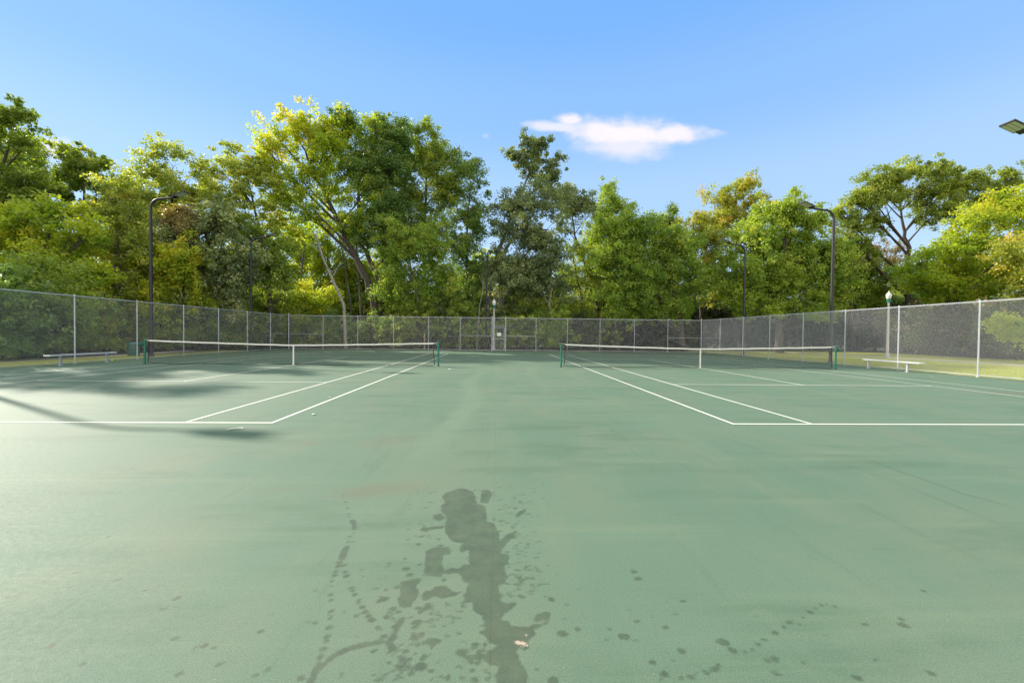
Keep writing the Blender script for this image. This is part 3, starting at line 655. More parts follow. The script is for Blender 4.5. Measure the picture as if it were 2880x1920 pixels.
# ------------------------------------------------------------------ trees
def curve(A, B, sag, n=7):
    A = np.array(A, float); B = np.array(B, float); C_ = A*.45+B*.55+np.array(sag)
    return [tuple((1-t)**2*A+2*t*(1-t)*C_+t*t*B) for t in np.linspace(0, 1, n)]
def leaves(centers, tints, crad, per, size, flat=.6, up=.55):
    """leaf-sized faces gathered in twig clusters: returns verts, quads, tint"""
    n = len(centers)*per
    c = np.repeat(centers, per, 0); tt = np.repeat(tints, per)
    cr = np.repeat(np.asarray(crad)*rng.uniform(.55, 1.35, len(centers)), per)
    d = rng.normal(size=(n, 3)); d /= np.linalg.norm(d, axis=1, keepdims=True)
    r = rng.random(n)**.5
    p = c+d*(r*cr)[:, None]*np.array([1, 1, flat])
    nr = rng.normal(size=(n, 3)); nr[:, 2] += up*1.6; nr += d*.5; nr /= np.linalg.norm(nr, axis=1, keepdims=True)
    a = rng.normal(size=(n, 3)); a -= nr*(a*nr).sum(1, keepdims=True); a /= np.linalg.norm(a, axis=1, keepdims=True)
    b = np.cross(nr, a); L_ = size*rng.uniform(.6, 1.3, n)[:, None]; w = L_*.36
    fold = nr*L_*.10
    v = np.stack([p-a*L_*.5, p+b*w+fold, p+a*L_*.5, p-b*w+fold], 1).reshape(-1, 3)
    q = np.arange(n*4, dtype=np.int32).reshape(-1, 4)
    t = np.clip(tt+rng.normal(0, .10, n), 0, 1)
    return v, q, t
def tree(label, Y, base, lobes, kind, bark=None, dens=2.6, size=.24, per=58, crad=.68, gap=.0, trunk=None, tr=.22, name='tree', group='trees of the woods round the courts', tint=(.2, .7), zt=0.0, limb=True, twigs=5, up=.45, flat=.85, depth=.85):
    """lobes: (u, v, ru, rv[, kind shift]) on the 2352-wide view, at depth Y; base: u of the trunk foot"""
    bark = bark or BARK; dens *= 2.5; size *= .78; crad *= .82; gap *= .75
    mpp = (Y-CAM[1])/(FPX/KD)
    B0 = at(base, 775, Y); B0[2] = -.05
    cen = []; tin = []; info = []
    for lb in lobes:
        u, v, ru, rv = lb[:4]; dy = lb[4] if len(lb) > 4 else random.uniform(-1, 1)*ru*mpp*.35; sh = lb[5] if len(lb) > 5 else 0
        c = at(u, v, Y); c[1] += dy; rx, rz = ru*mpp*1.06, rv*mpp*1.04; ry = max(.8, min(rx, max(rz, rx*.6))*depth)
        n = int(dens*math.pi*(rx*rz)/.9+6)
        cs_ = 9 if name != 'bush' else 6; nc = max(4, n//cs_); s1 = min(.62, .30*min(rx, rz)+.12)
        d = rng.normal(size=(nc, 3)); d /= np.linalg.norm(d, axis=1, keepdims=True); r = rng.random(nc)**(.36)
        kc = c+d*r[:, None]*np.array([rx, ry, rz])*(1+rng.normal(0, .10, nc))[:, None]
        ci = np.arange(nc*cs_)//cs_; ctint = rng.normal(0, .16, nc)
        k = kc[ci]+rng.normal(0, 1, (nc*cs_, 3))*np.array([s1, s1, s1*.85])
        if gap > 0:
            f = np.sin(k[:, 0]*1.15+u)+np.sin(k[:, 1]*1.3+v)+np.sin(k[:, 2]*1.45+u*.5)+np.sin(k[:, 0]*2.3+k[:, 2]*2.1)*.7
            k = k[f > -2.4+gap*2.6]; ci = ci[f > -2.4+gap*2.6]
        ci = ci[k[:, 2] > .25]; k = k[k[:, 2] > .25]
        if len(k) == 0: continue
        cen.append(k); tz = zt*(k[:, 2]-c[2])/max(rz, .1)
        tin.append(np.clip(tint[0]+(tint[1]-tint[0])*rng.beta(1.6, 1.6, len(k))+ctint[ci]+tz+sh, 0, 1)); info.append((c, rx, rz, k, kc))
    cen = np.concatenate(cen); tin = np.concatenate(tin)
    P = empty(name, B0, label=label, cat=name.replace('_', ' ') if name != 'bush' else 'bush', group=group)
    v, q, t = leaves(cen-B0, tin, crad, per, size, flat, up)
    np_mesh('crown' if name != 'bush' else 'foliage', v, q, LEAF[kind], P, {'tint': ('FACE', t)})
    # trunk and limbs
    if trunk: tp = [B0]+[at(u, v_, Y) for u, v_ in trunk]
    else:
        zt_ = max(i[0][2] for i in info); top = max(info, key=lambda i: i[0][2])[0]
        tp = [B0, B0*.7+top*.3+np.array([random.uniform(-.3, .3), 0, 0]), B0*.25+top*.75, top]
    TP = []
    for A, B_ in zip(tp[:-1], tp[1:]):
        for s_ in np.linspace(0, 1, 5)[:-1]: TP.append(A+(B_-A)*s_+rng.normal(0, tr*.18, 3)*np.array([1, 1, 0])*(1 if TP else 0))
    TP.append(tp[-1]); TP = np.array(TP)
    b = MB(); m_ = len(TP); rad = [tr*(1.35 if i == 0 else 1)*(1-.82*i/(m_-1)) for i in range(m_)]
    b.tube([tuple(p-B0) for p in TP], rad, 9)
    if limb:
        for c, rx, rz, k, kc in info:
            dist = np.hypot(*(TP[:, :2]-c[:2]).T); want = c[2]-dist*.9-rz*.3
            j = int(np.argmin(np.abs(TP[:, 2]-np.maximum(want, TP[:, 2].max()*.18))+dist*.25)); j = min(max(j, 1), m_-1)
            st = TP[j]; L_ = np.linalg.norm(c-st); r0 = min(rad[j]*.62, .05+.016*L_)
            cv = curve(st, c, (random.uniform(-.1, .1)*L_, random.uniform(-.1, .1)*L_, -.02*L_+random.uniform(0, .08)*L_))
            b.tube([tuple(np.array(p)-B0) for p in cv], [r0*(1-.65*i/6) for i in range(7)], 6, cap=False)
            for kk in np.concatenate([k[rng.permutation(len(k))[:twigs]], kc[kc[:, 2] > .3][:60]]):
                s_ = np.array(cv[random.randint(3, 6)]); b.tube([tuple(s_-B0), tuple((s_*.5+kk*.5)-B0+np.array([0, 0, .08])), tuple(kk-B0)], [r0*.32, r0*.2, .008], 4, cap=False)
    o = build_raw(b, 'trunk' if name != 'bush' else 'stems', bark, P)
    o.data.polygons.foreach_set('use_smooth', [True]*len(o.data.polygons))
    return P
T = tree
# --- left group
T('tall airy tree at the left edge whose upper crown stands clear against the sky', 13, -60, [(-40,300,70,60),(30,300,48,50),(45,255,16,22),(70,350,40,38),(20,400,55,40),(90,410,38,32),(-30,420,60,60),(60,460,50,35),(115,440,26,22)], 'green', dens=1.35, gap=.8, size=.27, trunk=[(-40,560),(-10,420),(30,300)], tr=.26, crad=.55, tint=(.1,.6))
T('slender airy tree standing second from the left with sky round its top', 16, 196, [(150,352,22,26),(190,372,36,28),(225,385,30,30),(175,415,48,28),(225,430,38,28),(240,465,26,22),(150,455,30,22)], 'green', bark=BARKG, dens=1.5, gap=.7, size=.27, trunk=[(197,560),(194,440),(188,380)], tr=.17, crad=.5, tint=(.15,.7))
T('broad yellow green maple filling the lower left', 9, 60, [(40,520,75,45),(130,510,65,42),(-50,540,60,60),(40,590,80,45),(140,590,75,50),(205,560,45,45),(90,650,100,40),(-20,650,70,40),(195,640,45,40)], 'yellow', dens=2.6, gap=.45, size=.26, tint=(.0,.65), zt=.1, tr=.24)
T('shady green tree beside the left fence under the yellow green maple', 4, 90, [(60,640,70,50),(130,690,60,40),(0,690,70,50),(60,735,90,40),(150,740,60,40)], 'green', dens=2.6, size=.22, tint=(.0,.6), tr=.16, gap=.3)
T('airy pale trunked birch like tree left of the nearer light pole', 12, 268, [(255,470,36,36),(300,440,34,30),(270,520,42,36),(310,500,36,30),(250,570,36,36),(300,570,36,36),(270,640,44,40),(310,660,36,36)], 'olive', bark=BARKW, dens=1.7, gap=.6, size=.22, trunk=[(262,640),(266,540),(280,460)], tr=.13, crad=.5, tint=(.1,.9))
T('airy olive tree rising behind the nearer light pole', 20, 400, [(345,400,34,40),(390,380,44,38),(440,400,42,40),(480,430,34,36),(330,450,40,34),(390,450,52,36),(450,470,50,34),(360,520,55,44),(430,540,55,44)], 'olive', dens=2.0, gap=.6, size=.27, trunk=[(398,600),(395,480),(392,390)], tr=.22, tint=(.1,.75))
T('small dull green tree between the first tall trees on the left', 18, 300, [(290,455,30,26),(330,480,38,30),(240,500,36,28),(290,540,50,38),(230,580,40,40)], 'olive', dens=2.2, gap=.5, size=.24, tint=(.1,.7), tr=.15)
T('bright yellow green tree seen low beside the nearer light pole', 13, 370, [(300,590,50,36),(370,580,55,40),(430,590,45,40),(340,650,60,40),(410,660,60,40),(350,710,70,34)], 'yellow', dens=2.5, gap=.4, size=.23, tint=(.2,1), tr=.16)
T('grey green oak with a dark trunk between the two left light poles', 15, 462, [(450,500,45,36),(500,510,50,36),(430,560,50,40),(490,580,65,40),(550,590,45,40),(440,640,60,36),(510,650,65,36),(450,705,65,30),(540,690,50,34)], 'grey', dens=2.7, gap=.35, size=.26, trunk=[(460,700),(470,600),(480,520)], tr=.33, tint=(.1,.9))
T('reddish brown leaved small tree tucked between the oak and the light pole', 14.2, 430, [(425,500,26,18),(450,530,20,14),(408,515,14,12)], 'rust', dens=1.5, size=.22, tr=.1, tint=(.1,.9), gap=.4)
T('tall feathery yellow green tree left of the big golden topped one', 21, 600, [(530,345,32,32),(575,375,40,36),(510,390,34,30),(545,430,56,38),(610,430,40,44),(500,460,40,36),(570,490,60,40),(630,500,40,40),(520,530,45,36)], 'olive', dens=2.0, gap=.55, size=.25, trunk=[(605,600),(590,500),(560,380)], tr=.24, tint=(.2,.9), flat=.45)
T('dark limbed tree standing behind the farther left light pole', 19, 622, [(560,540,44,38),(620,560,52,40),(580,610,60,40),(640,620,48,40),(560,670,55,38),(625,690,60,34)], 'green', dens=2.2, gap=.55, size=.24, trunk=[(618,680),(610,590),(600,540)], tr=.3, tint=(0,.65))
T('small yellow maple glowing low behind the back fence corner', 22, 715, [(700,670,34,24),(735,690,40,22),(690,700,36,18)], 'yellow', dens=2.6, size=.22, tint=(.2,.8), tr=.08, gap=.2)
# --- big centre left tree: limbs sweeping left to a golden top
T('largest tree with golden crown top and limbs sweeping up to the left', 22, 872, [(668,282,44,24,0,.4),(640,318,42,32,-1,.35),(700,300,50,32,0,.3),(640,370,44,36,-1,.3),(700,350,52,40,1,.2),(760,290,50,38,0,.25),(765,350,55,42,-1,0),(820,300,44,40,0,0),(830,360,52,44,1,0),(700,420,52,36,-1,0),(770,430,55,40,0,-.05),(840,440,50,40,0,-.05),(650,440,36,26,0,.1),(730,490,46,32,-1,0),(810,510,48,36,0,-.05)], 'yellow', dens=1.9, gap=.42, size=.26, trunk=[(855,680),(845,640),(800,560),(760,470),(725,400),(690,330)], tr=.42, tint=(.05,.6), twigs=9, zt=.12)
T('second stem tree with an upright trunk just right of the largest tree', 22.6, 878, [(800,275,34,24),(850,300,42,36),(880,340,40,44),(845,390,48,44),(900,400,38,50),(880,470,50,50),(910,330,26,40),(850,540,50,44),(900,560,45,50)], 'dark', dens=2.7, gap=.3, size=.26, trunk=[(872,640),(830,560),(822,420),(840,330)], tr=.34, tint=(0,.6))
T('tall dark green tree filling the right side of the largest clump', 25, 905, [(880,290,28,24),(910,310,26,36),(925,370,34,50),(905,440,50,50),(930,510,50,50)], 'dark', dens=2.8, gap=.25, size=.27, tr=.25, tint=(.2,.9))
T('upright narrow crowned tree with three pointed tops right of the largest clump', 26, 975, [(962,300,18,26),(988,298,16,24),(975,335,34,30),(1010,340,24,30),(1030,365,20,22),(985,385,46,34),(1035,410,30,26),(1062,400,18,22),(975,440,48,40),(1025,460,40,40),(1000,520,50,50)], 'green', dens=2.8, gap=.35, size=.24, trunk=[(975,560),(978,440),(980,330)], tr=.24, tint=(.15,.85), flat=.9)
T('fresh green vine clad tree column in the middle of the woods', 21, 955, [(905,560,38,50),(960,540,46,60),(1000,580,34,50),(930,620,56,44),(990,640,46,40),(900,660,40,40),(950,690,60,36),(890,720,40,26)], 'bright', dens=2.6, gap=.38, size=.23, trunk=[(958,680),(940,600),(935,480)], tr=.14, tint=(0,.7), bark=BARKG)
T('dark narrow tree left of the double headed light pole', 25, 1070, [(1080,395,22,20),(1070,440,34,30),(1095,470,26,26),(1060,500,40,40),(1090,530,30,40),(1055,580,40,50),(1085,620,38,50),(1060,690,48,40)], 'dark', dens=2.6, gap=.38, size=.24, trunk=[(1075,640),(1072,520),(1080,420)], tr=.22, tint=(.1,.9))
# --- centre right
T('leaning tree with a loose round top standing highest right of centre', 24, 1118, [(1205,345,36,26),(1235,330,22,16),(1255,365,36,28),(1215,390,40,26),(1272,395,20,20),(1190,375,20,16),(1240,420,40,24)], 'grey', bark=BARKG, dens=2.4, gap=.5, size=.25, trunk=[(1130,620),(1165,520),(1190,460),(1225,370)], tr=.30, tint=(0,.55), crad=.5)
T('dull grey green tree behind the back gate draping down to the right', 22, 1150, [(1160,490,36,36),(1200,460,44,34),(1255,460,48,36),(1190,530,56,42),(1255,530,56,44),(1170,590,46,40),(1235,600,62,44),(1180,650,56,40),(1250,665,60,40),(1165,700,50,30)], 'grey', dens=2.8, gap=.3, size=.25, trunk=[(1150,600),(1180,540),(1230,470)], tr=.26, tint=(0,.8), bark=BARKG)
T('dusky tree with rounded top right of the leaning tree', 25, 1400, [(1310,440,30,22),(1340,460,32,28),(1300,480,36,28),(1350,500,30,26),(1290,520,24,20)], 'grey', dens=2.6, gap=.4, size=.24, trunk=[(1350,620),(1320,540),(1310,460)], tr=.2, tint=(0,.7))
T('light green pointed tree with two spires right of the leaning tree', 27, 1405, [(1396,445,17,22),(1428,460,18,22),(1385,480,24,26),(1425,490,26,26),(1400,520,40,36),(1365,545,36,36),(1440,540,30,36)], 'bright', dens=2.8, gap=.3, size=.24, trunk=[(1400,600),(1400,500),(1400,450)], tr=.2, tint=(.1,.7), flat=.9)
T('yellowish tree with a forked bare limb beside the grey green one', 23.5, 1345, [(1330,580,34,30),(1370,600,40,36),(1320,630,40,36),(1375,650,50,36),(1330,690,50,34)], 'green', dens=2.2, gap=.5, size=.23, trunk=[(1335,680),(1315,590),(1290,540)], tr=.14, tint=(.2,1))
T('broad round fresh green tree right of the back gate', 21.5, 1572, [(1380,540,34,32),(1430,520,46,30),(1480,530,40,30),(1540,560,52,34),(1590,580,32,30),(1400,590,50,40),(1470,590,62,46),(1545,620,66,44),(1430,650,66,40),(1510,680,72,36),(1590,650,36,36),(1440,705,62,26),(1560,710,50,22)], 'bright', dens=3.1, gap=.18, size=.26, trunk=[(1560,720),(1540,640),(1500,560)], tr=.32, tint=(0,.55), crad=.7)
T('dark feathery tuft topped tree between the two rounded maples', 29, 1530, [(1518,505,12,18),(1535,495,12,16),(1548,510,10,14),(1530,530,24,20),(1515,560,40,30)], 'dark', dens=2.6, gap=.2, size=.24, tr=.14, tint=(.3,.9), flat=1.0)
T('autumn tinted tall tree rising behind the right rounded maple', 27, 1690, [(1645,440,24,26),(1690,430,34,26),(1730,435,26,24),(1670,475,42,30),(1720,475,38,30),(1640,500,30,26),(1690,520,50,30)], 'autumn', dens=2.2, gap=.45, size=.25, trunk=[(1690,600),(1692,520),(1690,440)], tr=.2, tint=(.1,.8), flat=.9)
T('yellow green tree left of the right rounded maple', 25, 1610, [(1590,510,26,24),(1620,530,34,28),(1600,560,40,34),(1650,570,44,34),(1630,620,46,40),(1660,660,46,40)], 'autumn', dens=2.7, gap=.28, size=.24, tr=.2, tint=(0,.55), flat=.8)
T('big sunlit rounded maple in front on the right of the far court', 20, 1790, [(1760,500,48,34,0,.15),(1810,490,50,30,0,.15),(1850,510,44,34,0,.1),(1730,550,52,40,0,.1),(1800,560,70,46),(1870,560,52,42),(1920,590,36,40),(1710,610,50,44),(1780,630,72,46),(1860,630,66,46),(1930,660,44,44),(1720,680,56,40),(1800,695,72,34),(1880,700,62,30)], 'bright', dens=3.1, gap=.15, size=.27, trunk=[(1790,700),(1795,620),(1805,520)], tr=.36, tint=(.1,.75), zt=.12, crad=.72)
T('dark green tree filling behind the right light pole', 26, 1960, [(1950,600,44,34),(2000,630,40,34),(1960,670,50,40),(2000,690,50,30)], 'green', dens=2.8, gap=.2, size=.25, tr=.2, tint=(0,.5))
T('wide umbrella shaped tree with bare dark limbs showing on the right', 24, 2088, [(1975,470,34,26),(2010,420,36,28),(2060,400,44,28),(2110,390,40,24),(2160,400,38,24),(2040,450,40,22),(2100,440,40,22),(2165,440,34,26),(1960,520,36,26),(2010,510,28,20),(2135,500,28,24),(2190,430,24,20),(1990,560,34,20),(2000,470,50,34),(2060,430,54,34),(2120,420,54,30),(2150,460,40,30),(1960,560,40,30),(2150,395,34,18),(1950,500,38,28),(1965,450,34,24),(2000,430,44,28)], 'olive', dens=1.5, gap=.15, size=.26, trunk=[(2088,640),(2086,570),(2075,520),(2060,450)], tr=.34, tint=(0,.6), crad=.6, twigs=8)
T('pale olive tree with forked limbs leaning right at the far right', 23, 2120, [(2230,430,34,26),(2270,410,34,24),(2310,425,32,22),(2240,470,40,28),(2300,460,36,26),(2180,480,24,18),(2340,450,26,24),(2270,440,50,34),(2330,400,30,20),(2210,460,30,24)], 'olive', bark=BARKG, dens=1.9, gap=.45, size=.26, trunk=[(2125,600),(2170,540),(2220,480)], tr=.26, tint=(0,.6), crad=.6, twigs=7)
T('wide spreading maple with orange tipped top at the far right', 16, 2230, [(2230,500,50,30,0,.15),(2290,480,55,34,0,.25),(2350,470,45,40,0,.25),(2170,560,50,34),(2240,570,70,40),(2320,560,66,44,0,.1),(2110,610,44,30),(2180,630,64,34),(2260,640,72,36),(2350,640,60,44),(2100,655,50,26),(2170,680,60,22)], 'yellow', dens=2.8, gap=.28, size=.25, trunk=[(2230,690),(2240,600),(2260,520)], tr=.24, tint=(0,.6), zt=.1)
T('yellowish tree cut by the right edge of the view', 11, 2420, [(2330,590,30,30),(2380,560,60,40,0,.1),(2330,650,40,36),(2400,640,66,50),(2350,690,50,20)], 'autumn', dens=2.7, gap=.3, size=.22, tr=.18, tint=(.1,.8))
T('brownish thin tree behind the umbrella tree trunk', 28, 2010, [(2000,590,36,26),(2030,620,36,28),(2050,580,26,24),(2020,660,36,30),(1970,610,24,20)], 'rust', dens=1.5, gap=.5, size=.24, tr=.14, tint=(.0,.8))
T('yellow green leafy branch tree hanging over the far right lawn', 6, 2420, [(2330,740,26,20),(2345,770,22,18),(2380,750,40,40)], 'yellow', dens=2.2, size=.2, tr=.16, tint=(.2,.7), gap=.3, trunk=[(2430,740),(2420,700)])
# --- trees beyond the left edge of the view that shade the far left court
for i, (x, y, h) in enumerate(((-42.5, 8.8, 20.5), (-45, 15, 21.5), (-49, 21, 22))):
    mp_ = 934/(y+18.5); u0 = 1152+x*mp_
    def V_(z): return 760-(z-1.46)*mp_
    T(('oak', 'maple', 'elm')[i]+' like tree standing beyond the left edge of the view', y, u0, [(u0+random.uniform(-3, 3)*mp_, V_(h-2-k*1.9), (2.0+k*.35)*mp_, 2.0*mp_) for k in range(6)], 'green', dens=1.6, gap=.6, size=.34, tr=.3, per=30, crad=.7)
# --- far trees closing the gaps behind the front row
far = [(40,470,17,'olive'),(150,560,25,'green'),(230,520,30,'olive'),(330,545,27,'yellow'),(430,520,30,'green'),(520,560,28,'yellow'),(620,580,31,'olive'),(690,490,33,'yellow'),(760,500,30,'yellow'),(820,540,31,'yellow'),(900,580,33,'green'),(1000,600,33,'dark'),(1080,600,34,'dark'),(1130,580,36,'yellow'),(1200,600,33,'dark'),(1300,620,34,'green'),(1390,600,33,'dark'),(1470,620,33,'green'),(1560,610,34,'green'),(1640,600,35,'green'),(1720,620,32,'green'),(1900,620,33,'dark'),(1985,650,36,'green'),(2060,650,33,'olive'),(2150,620,32,'green'),(2240,600,30,'green'),(2330,610,26,'green')]
FARL = ['behind the tall tree at the left edge', 'above the yellow green maple at the far left', 'beside the slender second tree from the left', 'just left of the nearer left light pole', 'right behind the top of the nearer left light pole', 'behind the grey green oak', 'behind the farther left light pole', 'above the small glowing yellow maple', 'behind the pale bent trunk', 'behind the fork of the largest tree', 'behind the second stem right of the largest tree', 'behind the vine clad column', 'behind the dark narrow tree by the double headed pole', 'glowing yellow between the dark narrow tree and the leaning tree', 'behind the foot of the leaning tree', 'behind the forked yellowish tree', 'beneath the two spires', 'behind the left half of the broad round tree', 'behind the right half of the broad round tree', 'between the two rounded maples', 'behind the left shoulder of the big sunlit maple', 'behind the right shoulder of the big sunlit maple', 'right of the nearer right light pole', 'under the left reach of the umbrella shaped tree', 'under the right reach of the umbrella shaped tree', 'behind the wide spreading maple', 'behind the yellowish tree at the right edge']
for i, (u, v, Y, kd) in enumerate(far):
    h = 740-v; w = 60+random.uniform(-8, 12)
    tn_ = (.15, .8) if kd == 'yellow' else (0, .7)
    lob = [(u+random.uniform(-12, 12), v+h*.10, w*.45, h*.16), (u-w*.4, v+h*.32, w*.5, h*.18), (u+w*.45, v+h*.36, w*.5, h*.18), (u, v+h*.45, w*.6, h*.2), (u-w*.35, v+h*.68, w*.55, h*.2), (u+w*.4, v+h*.72, w*.55, h*.2)]
    if Y > 31 and u > 1340: lob += [(u-w*.3, v+h*.92, w*.6, h*.1), (u+w*.3, v+h*.92, w*.6, h*.1)]
    T('more distant tree '+FARL[i], Y, u, lob, kd, dens=1.9, gap=.3, size=.36, per=32, crad=.85, tr=.2, tint=tn_, group='distant trees behind the front row', twigs=2)
# bare trunks showing under the canopy
def pole_tree(u, Y, pts, r, label, bark=BARKG):
    B0 = at(u, 775, Y); B0[2] = -.05; P = empty('bare_tree', B0, label=label, cat='tree', group='bare stemmed trees standing in the woods')
    tp = [B0]+[at(a, b_, Y) for a, b_ in pts]; b = MB(); n = len(tp); b.tube([tuple(p-B0) for p in tp], [r*(1-.6*i/(n-1)) for i in range(n)], 8); build_raw(b, 'trunk', bark, P)
    b = MB()
    for k in range(5):
        f = random.uniform(.45, .95)*(n-1); i = int(f); p = tp[i]+(tp[min(i+1, n-1)]-tp[i])*(f-i); d = np.array([random.uniform(-1.5, 1.5), random.uniform(-1, 1), random.uniform(.8, 1.8)])
        b.tube([tuple(p-B0), tuple(p-B0+d*.5+np.array([0, 0, -.1])), tuple(p-B0+d)], [r*.35, r*.25, .01], 5)
    build_raw(b, 'branch', bark, P)
pole_tree(795, 20.5, [(790,700),(745,600),(725,540)], .17, 'pale bent trunk leaning left before the glowing yellow leaves', BARKW)
pole_tree(830, 24, [(828,690),(820,600),(815,500)], .13, 'thin upright trunk left of the largest tree')
pole_tree(812, 25, [(805,690),(790,600),(775,520)], .10, 'slimmer grey trunk leaning slightly left of the largest tree')
pole_tree(278, 11.5, [(277,700),(274,600),(270,540)], .12, 'dark thin trunk beside the pale trunked tree on the left', BARK)
pole_tree(690, 25, [(690,660),(695,600),(700,560)], .14, 'grey trunk between the farther left light pole and the largest tree')
pole_tree(905, 23, [(903,700),(900,620),(905,560)], .16, 'dark trunk close to the right of the largest tree', BARK)
pole_tree(1290, 19.9, [(1270,740),(1262,700),(1268,660)], .05, 'thin pale sapling trunk curving in the bushes right of the gate', BARKW)
pole_tree(1095, 19.9, [(1102,700),(1108,670),(1112,640)], .045, 'thin pale leaning stem left of the double headed light pole', BARKW)
pole_tree(1418, 24, [(1415,740),(1412,700),(1410,640)], .24, 'wide grey trunk behind the right net seen through the back fence')
pole_tree(1975, 27, [(1975,740),(1978,700),(1982,660)], .3, 'stout trunk behind the right light pole at the woods edge', BARK)
# --- bushes
def bush(u, Y, w, h, kind, label, **kw):
    mp_ = 934/(Y+18.5); vb = 760+1.46*mp_; H = h*mp_; w_ = w*mp_
    lob = [(u, vb-H*.30, w_*.5, H*.32), (u-w_*.28, vb-H*.55, w_*.34, H*.30), (u+w_*.26, vb-H*.60, w_*.34, H*.30), (u+random.uniform(-.1, .1)*w_, vb-H*.80, w_*.26, H*.22), (u-w_*.33, vb-H*.16, w_*.32, H*.17), (u+w_*.33, vb-H*.16, w_*.32, H*.17)]
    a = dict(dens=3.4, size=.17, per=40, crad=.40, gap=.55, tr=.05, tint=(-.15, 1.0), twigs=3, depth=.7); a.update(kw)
    T(label, Y, u, lob, kind, name='bush', group=kw.pop('group', None) or 'bushes along the fences', **{k: v for k, v in a.items() if k != 'group'})
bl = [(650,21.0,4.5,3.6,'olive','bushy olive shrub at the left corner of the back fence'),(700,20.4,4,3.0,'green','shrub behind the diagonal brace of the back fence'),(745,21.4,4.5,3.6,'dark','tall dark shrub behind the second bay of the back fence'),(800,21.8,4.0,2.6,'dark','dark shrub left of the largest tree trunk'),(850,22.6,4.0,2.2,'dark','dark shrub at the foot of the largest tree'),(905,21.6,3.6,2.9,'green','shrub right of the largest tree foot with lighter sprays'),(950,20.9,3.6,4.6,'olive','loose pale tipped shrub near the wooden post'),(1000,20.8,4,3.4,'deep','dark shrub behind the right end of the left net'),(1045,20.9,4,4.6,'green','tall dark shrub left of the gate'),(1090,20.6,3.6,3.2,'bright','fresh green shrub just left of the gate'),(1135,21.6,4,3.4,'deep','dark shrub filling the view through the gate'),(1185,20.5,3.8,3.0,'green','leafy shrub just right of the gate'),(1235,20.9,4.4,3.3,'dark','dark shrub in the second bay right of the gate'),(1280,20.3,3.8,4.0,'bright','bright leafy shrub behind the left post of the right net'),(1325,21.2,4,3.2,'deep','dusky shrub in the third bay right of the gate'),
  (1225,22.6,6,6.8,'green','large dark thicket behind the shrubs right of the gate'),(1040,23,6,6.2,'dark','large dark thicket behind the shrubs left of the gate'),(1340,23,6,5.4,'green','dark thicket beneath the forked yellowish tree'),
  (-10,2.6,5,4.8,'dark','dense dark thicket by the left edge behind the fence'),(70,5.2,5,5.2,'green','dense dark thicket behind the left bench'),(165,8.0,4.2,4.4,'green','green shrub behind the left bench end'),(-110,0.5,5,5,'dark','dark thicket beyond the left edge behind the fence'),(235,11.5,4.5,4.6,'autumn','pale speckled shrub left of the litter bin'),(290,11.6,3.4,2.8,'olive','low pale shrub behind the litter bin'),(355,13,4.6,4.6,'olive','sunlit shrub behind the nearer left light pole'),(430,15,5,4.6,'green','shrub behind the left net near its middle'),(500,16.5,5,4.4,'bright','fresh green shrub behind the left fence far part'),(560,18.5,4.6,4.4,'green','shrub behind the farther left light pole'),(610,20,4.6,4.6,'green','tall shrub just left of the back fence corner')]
for q in bl: bush(*q)
# far hedge rows under the trees
hb = [(1400,27,4.8,'under the two spires'),(1450,30,5.2,'under the left of the broad round tree'),(1500,27,4.6,'under the middle of the broad round tree'),(1560,29,5.0,'under the right of the broad round tree'),(1620,30,5.2,'just left of the back right fence corner'),(1680,31,4.4,'behind the farther right light pole'),(1740,28,4.6,'left of the big maple trunk'),(1800,30,4.8,'behind the big maple trunk'),(1860,28,4.8,'right of the big maple trunk'),(1920,29,5.0,'behind the nearer right light pole'),(1980,28,5.2,'left of the lawn park lamp'),(2040,28,5.4,'behind the lawn park lamp'),(2100,25,5.2,'above the right bench end'),(2160,22,5.0,'under the wide spreading maple left part'),(2220,19.5,4.8,'under the middle of the wide spreading maple'),(2280,16.5,4.4,'under the right part of the wide spreading maple'),(2340,14,4.0,'near the right edge of the view'),(2410,10,4.0,'just past the right edge of the view')]
for u, Y, h, w_ in hb:
    for k in (0, 1):
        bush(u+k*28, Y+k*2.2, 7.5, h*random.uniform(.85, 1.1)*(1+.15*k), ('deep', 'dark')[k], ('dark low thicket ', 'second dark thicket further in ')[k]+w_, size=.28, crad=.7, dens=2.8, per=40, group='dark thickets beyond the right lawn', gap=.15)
hc = [(20,13,'far left behind the tall edge tree'),(110,14,'behind the left bench woods'),(200,17,'left of the pale trunked tree'),(290,19,'behind the litter bin'),(370,21,'behind the nearer left light pole foot'),(450,23,'behind the oak trunk'),(530,24,'between the two left light poles'),(610,26,'behind the farther left light pole foot'),(690,27,'at the left corner of the back fence'),(770,28,'behind the pale bent trunk foot'),(850,28,'behind the foot of the largest tree'),(930,28,'behind the vine clad column foot'),(1010,29,'behind the double headed pole on its left'),(1090,29,'behind the double headed pole'),(1170,29,'behind the gate in the depth of the woods'),(1250,29,'deep behind the grey green tree'),(1330,29,'deep behind the forked yellowish tree')]
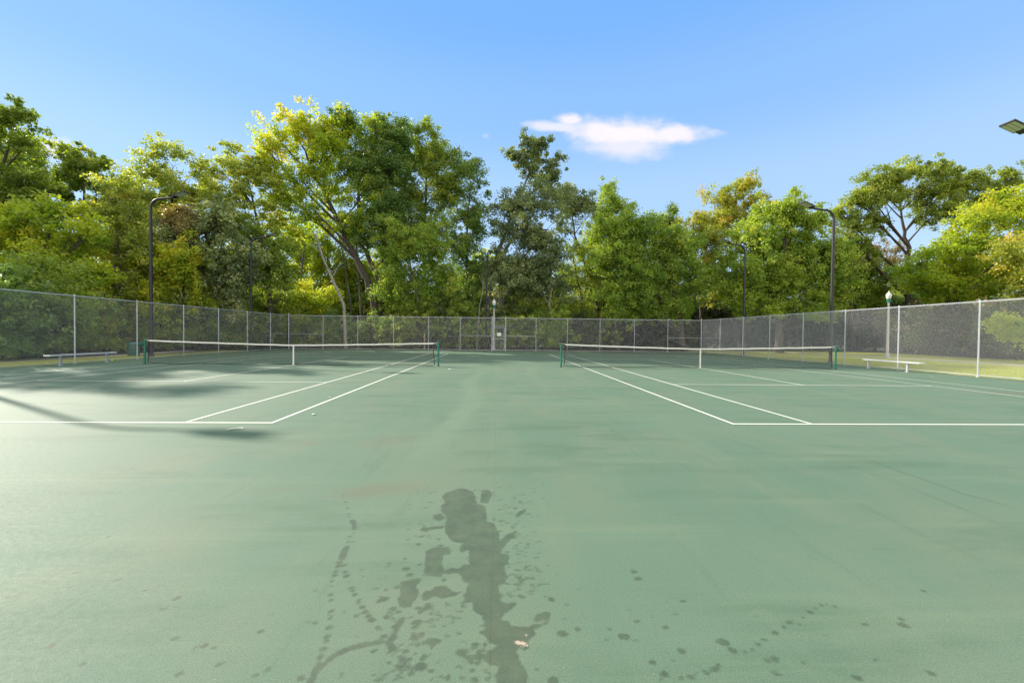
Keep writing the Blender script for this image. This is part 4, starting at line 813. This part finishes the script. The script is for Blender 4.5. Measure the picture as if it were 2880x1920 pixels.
for i, (u, Y, w_) in enumerate(hc):
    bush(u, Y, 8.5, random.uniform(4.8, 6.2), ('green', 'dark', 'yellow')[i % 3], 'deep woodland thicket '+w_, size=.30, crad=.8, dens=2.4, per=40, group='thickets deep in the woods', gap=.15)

# ------------------------------------------------------------------ grass blades and fallen leaves (uncountable)
def scatter(name, rects, n, mk, m, label):
    vs = []; A = sum((x1-x0)*(y1-y0) for x0, x1, y0, y1 in rects)
    P_ = []
    for x0, x1, y0, y1 in rects:
        k = int(n*(x1-x0)*(y1-y0)/A); P_.append(np.stack([rng.uniform(x0, x1, k), rng.uniform(y0, y1, k)], 1))
    P_ = np.concatenate(P_); v, q, t = mk(P_)
    o = np_mesh(name, v, q, m, None, {'tint': ('FACE', t)}); tag(o, label, name.replace('_', ' '), None, 'stuff')
def blades(P_):
    n = len(P_); a = rng.uniform(0, 2*np.pi, n); h = rng.uniform(.03, .085, n); l_ = rng.normal(0, .03, (n, 2)); w = .006
    d = np.stack([np.cos(a), np.sin(a)], 1)*w; z0 = np.full(n, -.032)
    v = np.stack([np.c_[P_-d, z0], np.c_[P_+d, z0], np.c_[P_+d*.25+l_, z0+h], np.c_[P_-d*.25+l_, z0+h]], 1).reshape(-1, 3)
    return v, np.arange(4*n).reshape(-1, 4), rng.uniform(.1, 1, n)
scatter('grass', [(19.12, 27, -8, 10), (19.12, 23, 10, 17), (-21.4, -18.8, -7, 14)], 90000, blades,
        leaf_mat('grass_blades', [(0, (.20, .27, .05)), (.5, (.32, .37, .07)), (1, (.50, .46, .13))], .35), 'short sunlit lawn grass outside the side fences')
def fallen(P_):
    c = np.c_[P_, np.full(len(P_), .012)]
    return leaves(c, rng.uniform(0, 1, len(c)), .012, 1, .055, .3, 3.0)
scatter('fallen_leaves', [(-18.3, -13, 17.0, 17.95), (-13, 18.6, 17.6, 17.95), (17.9, 18.7, -8, 17.6), (-18.4, -17.6, -6, 17.6), (-18, 18, -4, 17)], 900, fallen,
        leaf_mat('dry_leaves', [(0, (.12, .07, .03)), (.5, (.28, .16, .07)), (1, (.42, .34, .16))], .2), 'dry fallen leaves scattered along the fence bottoms')
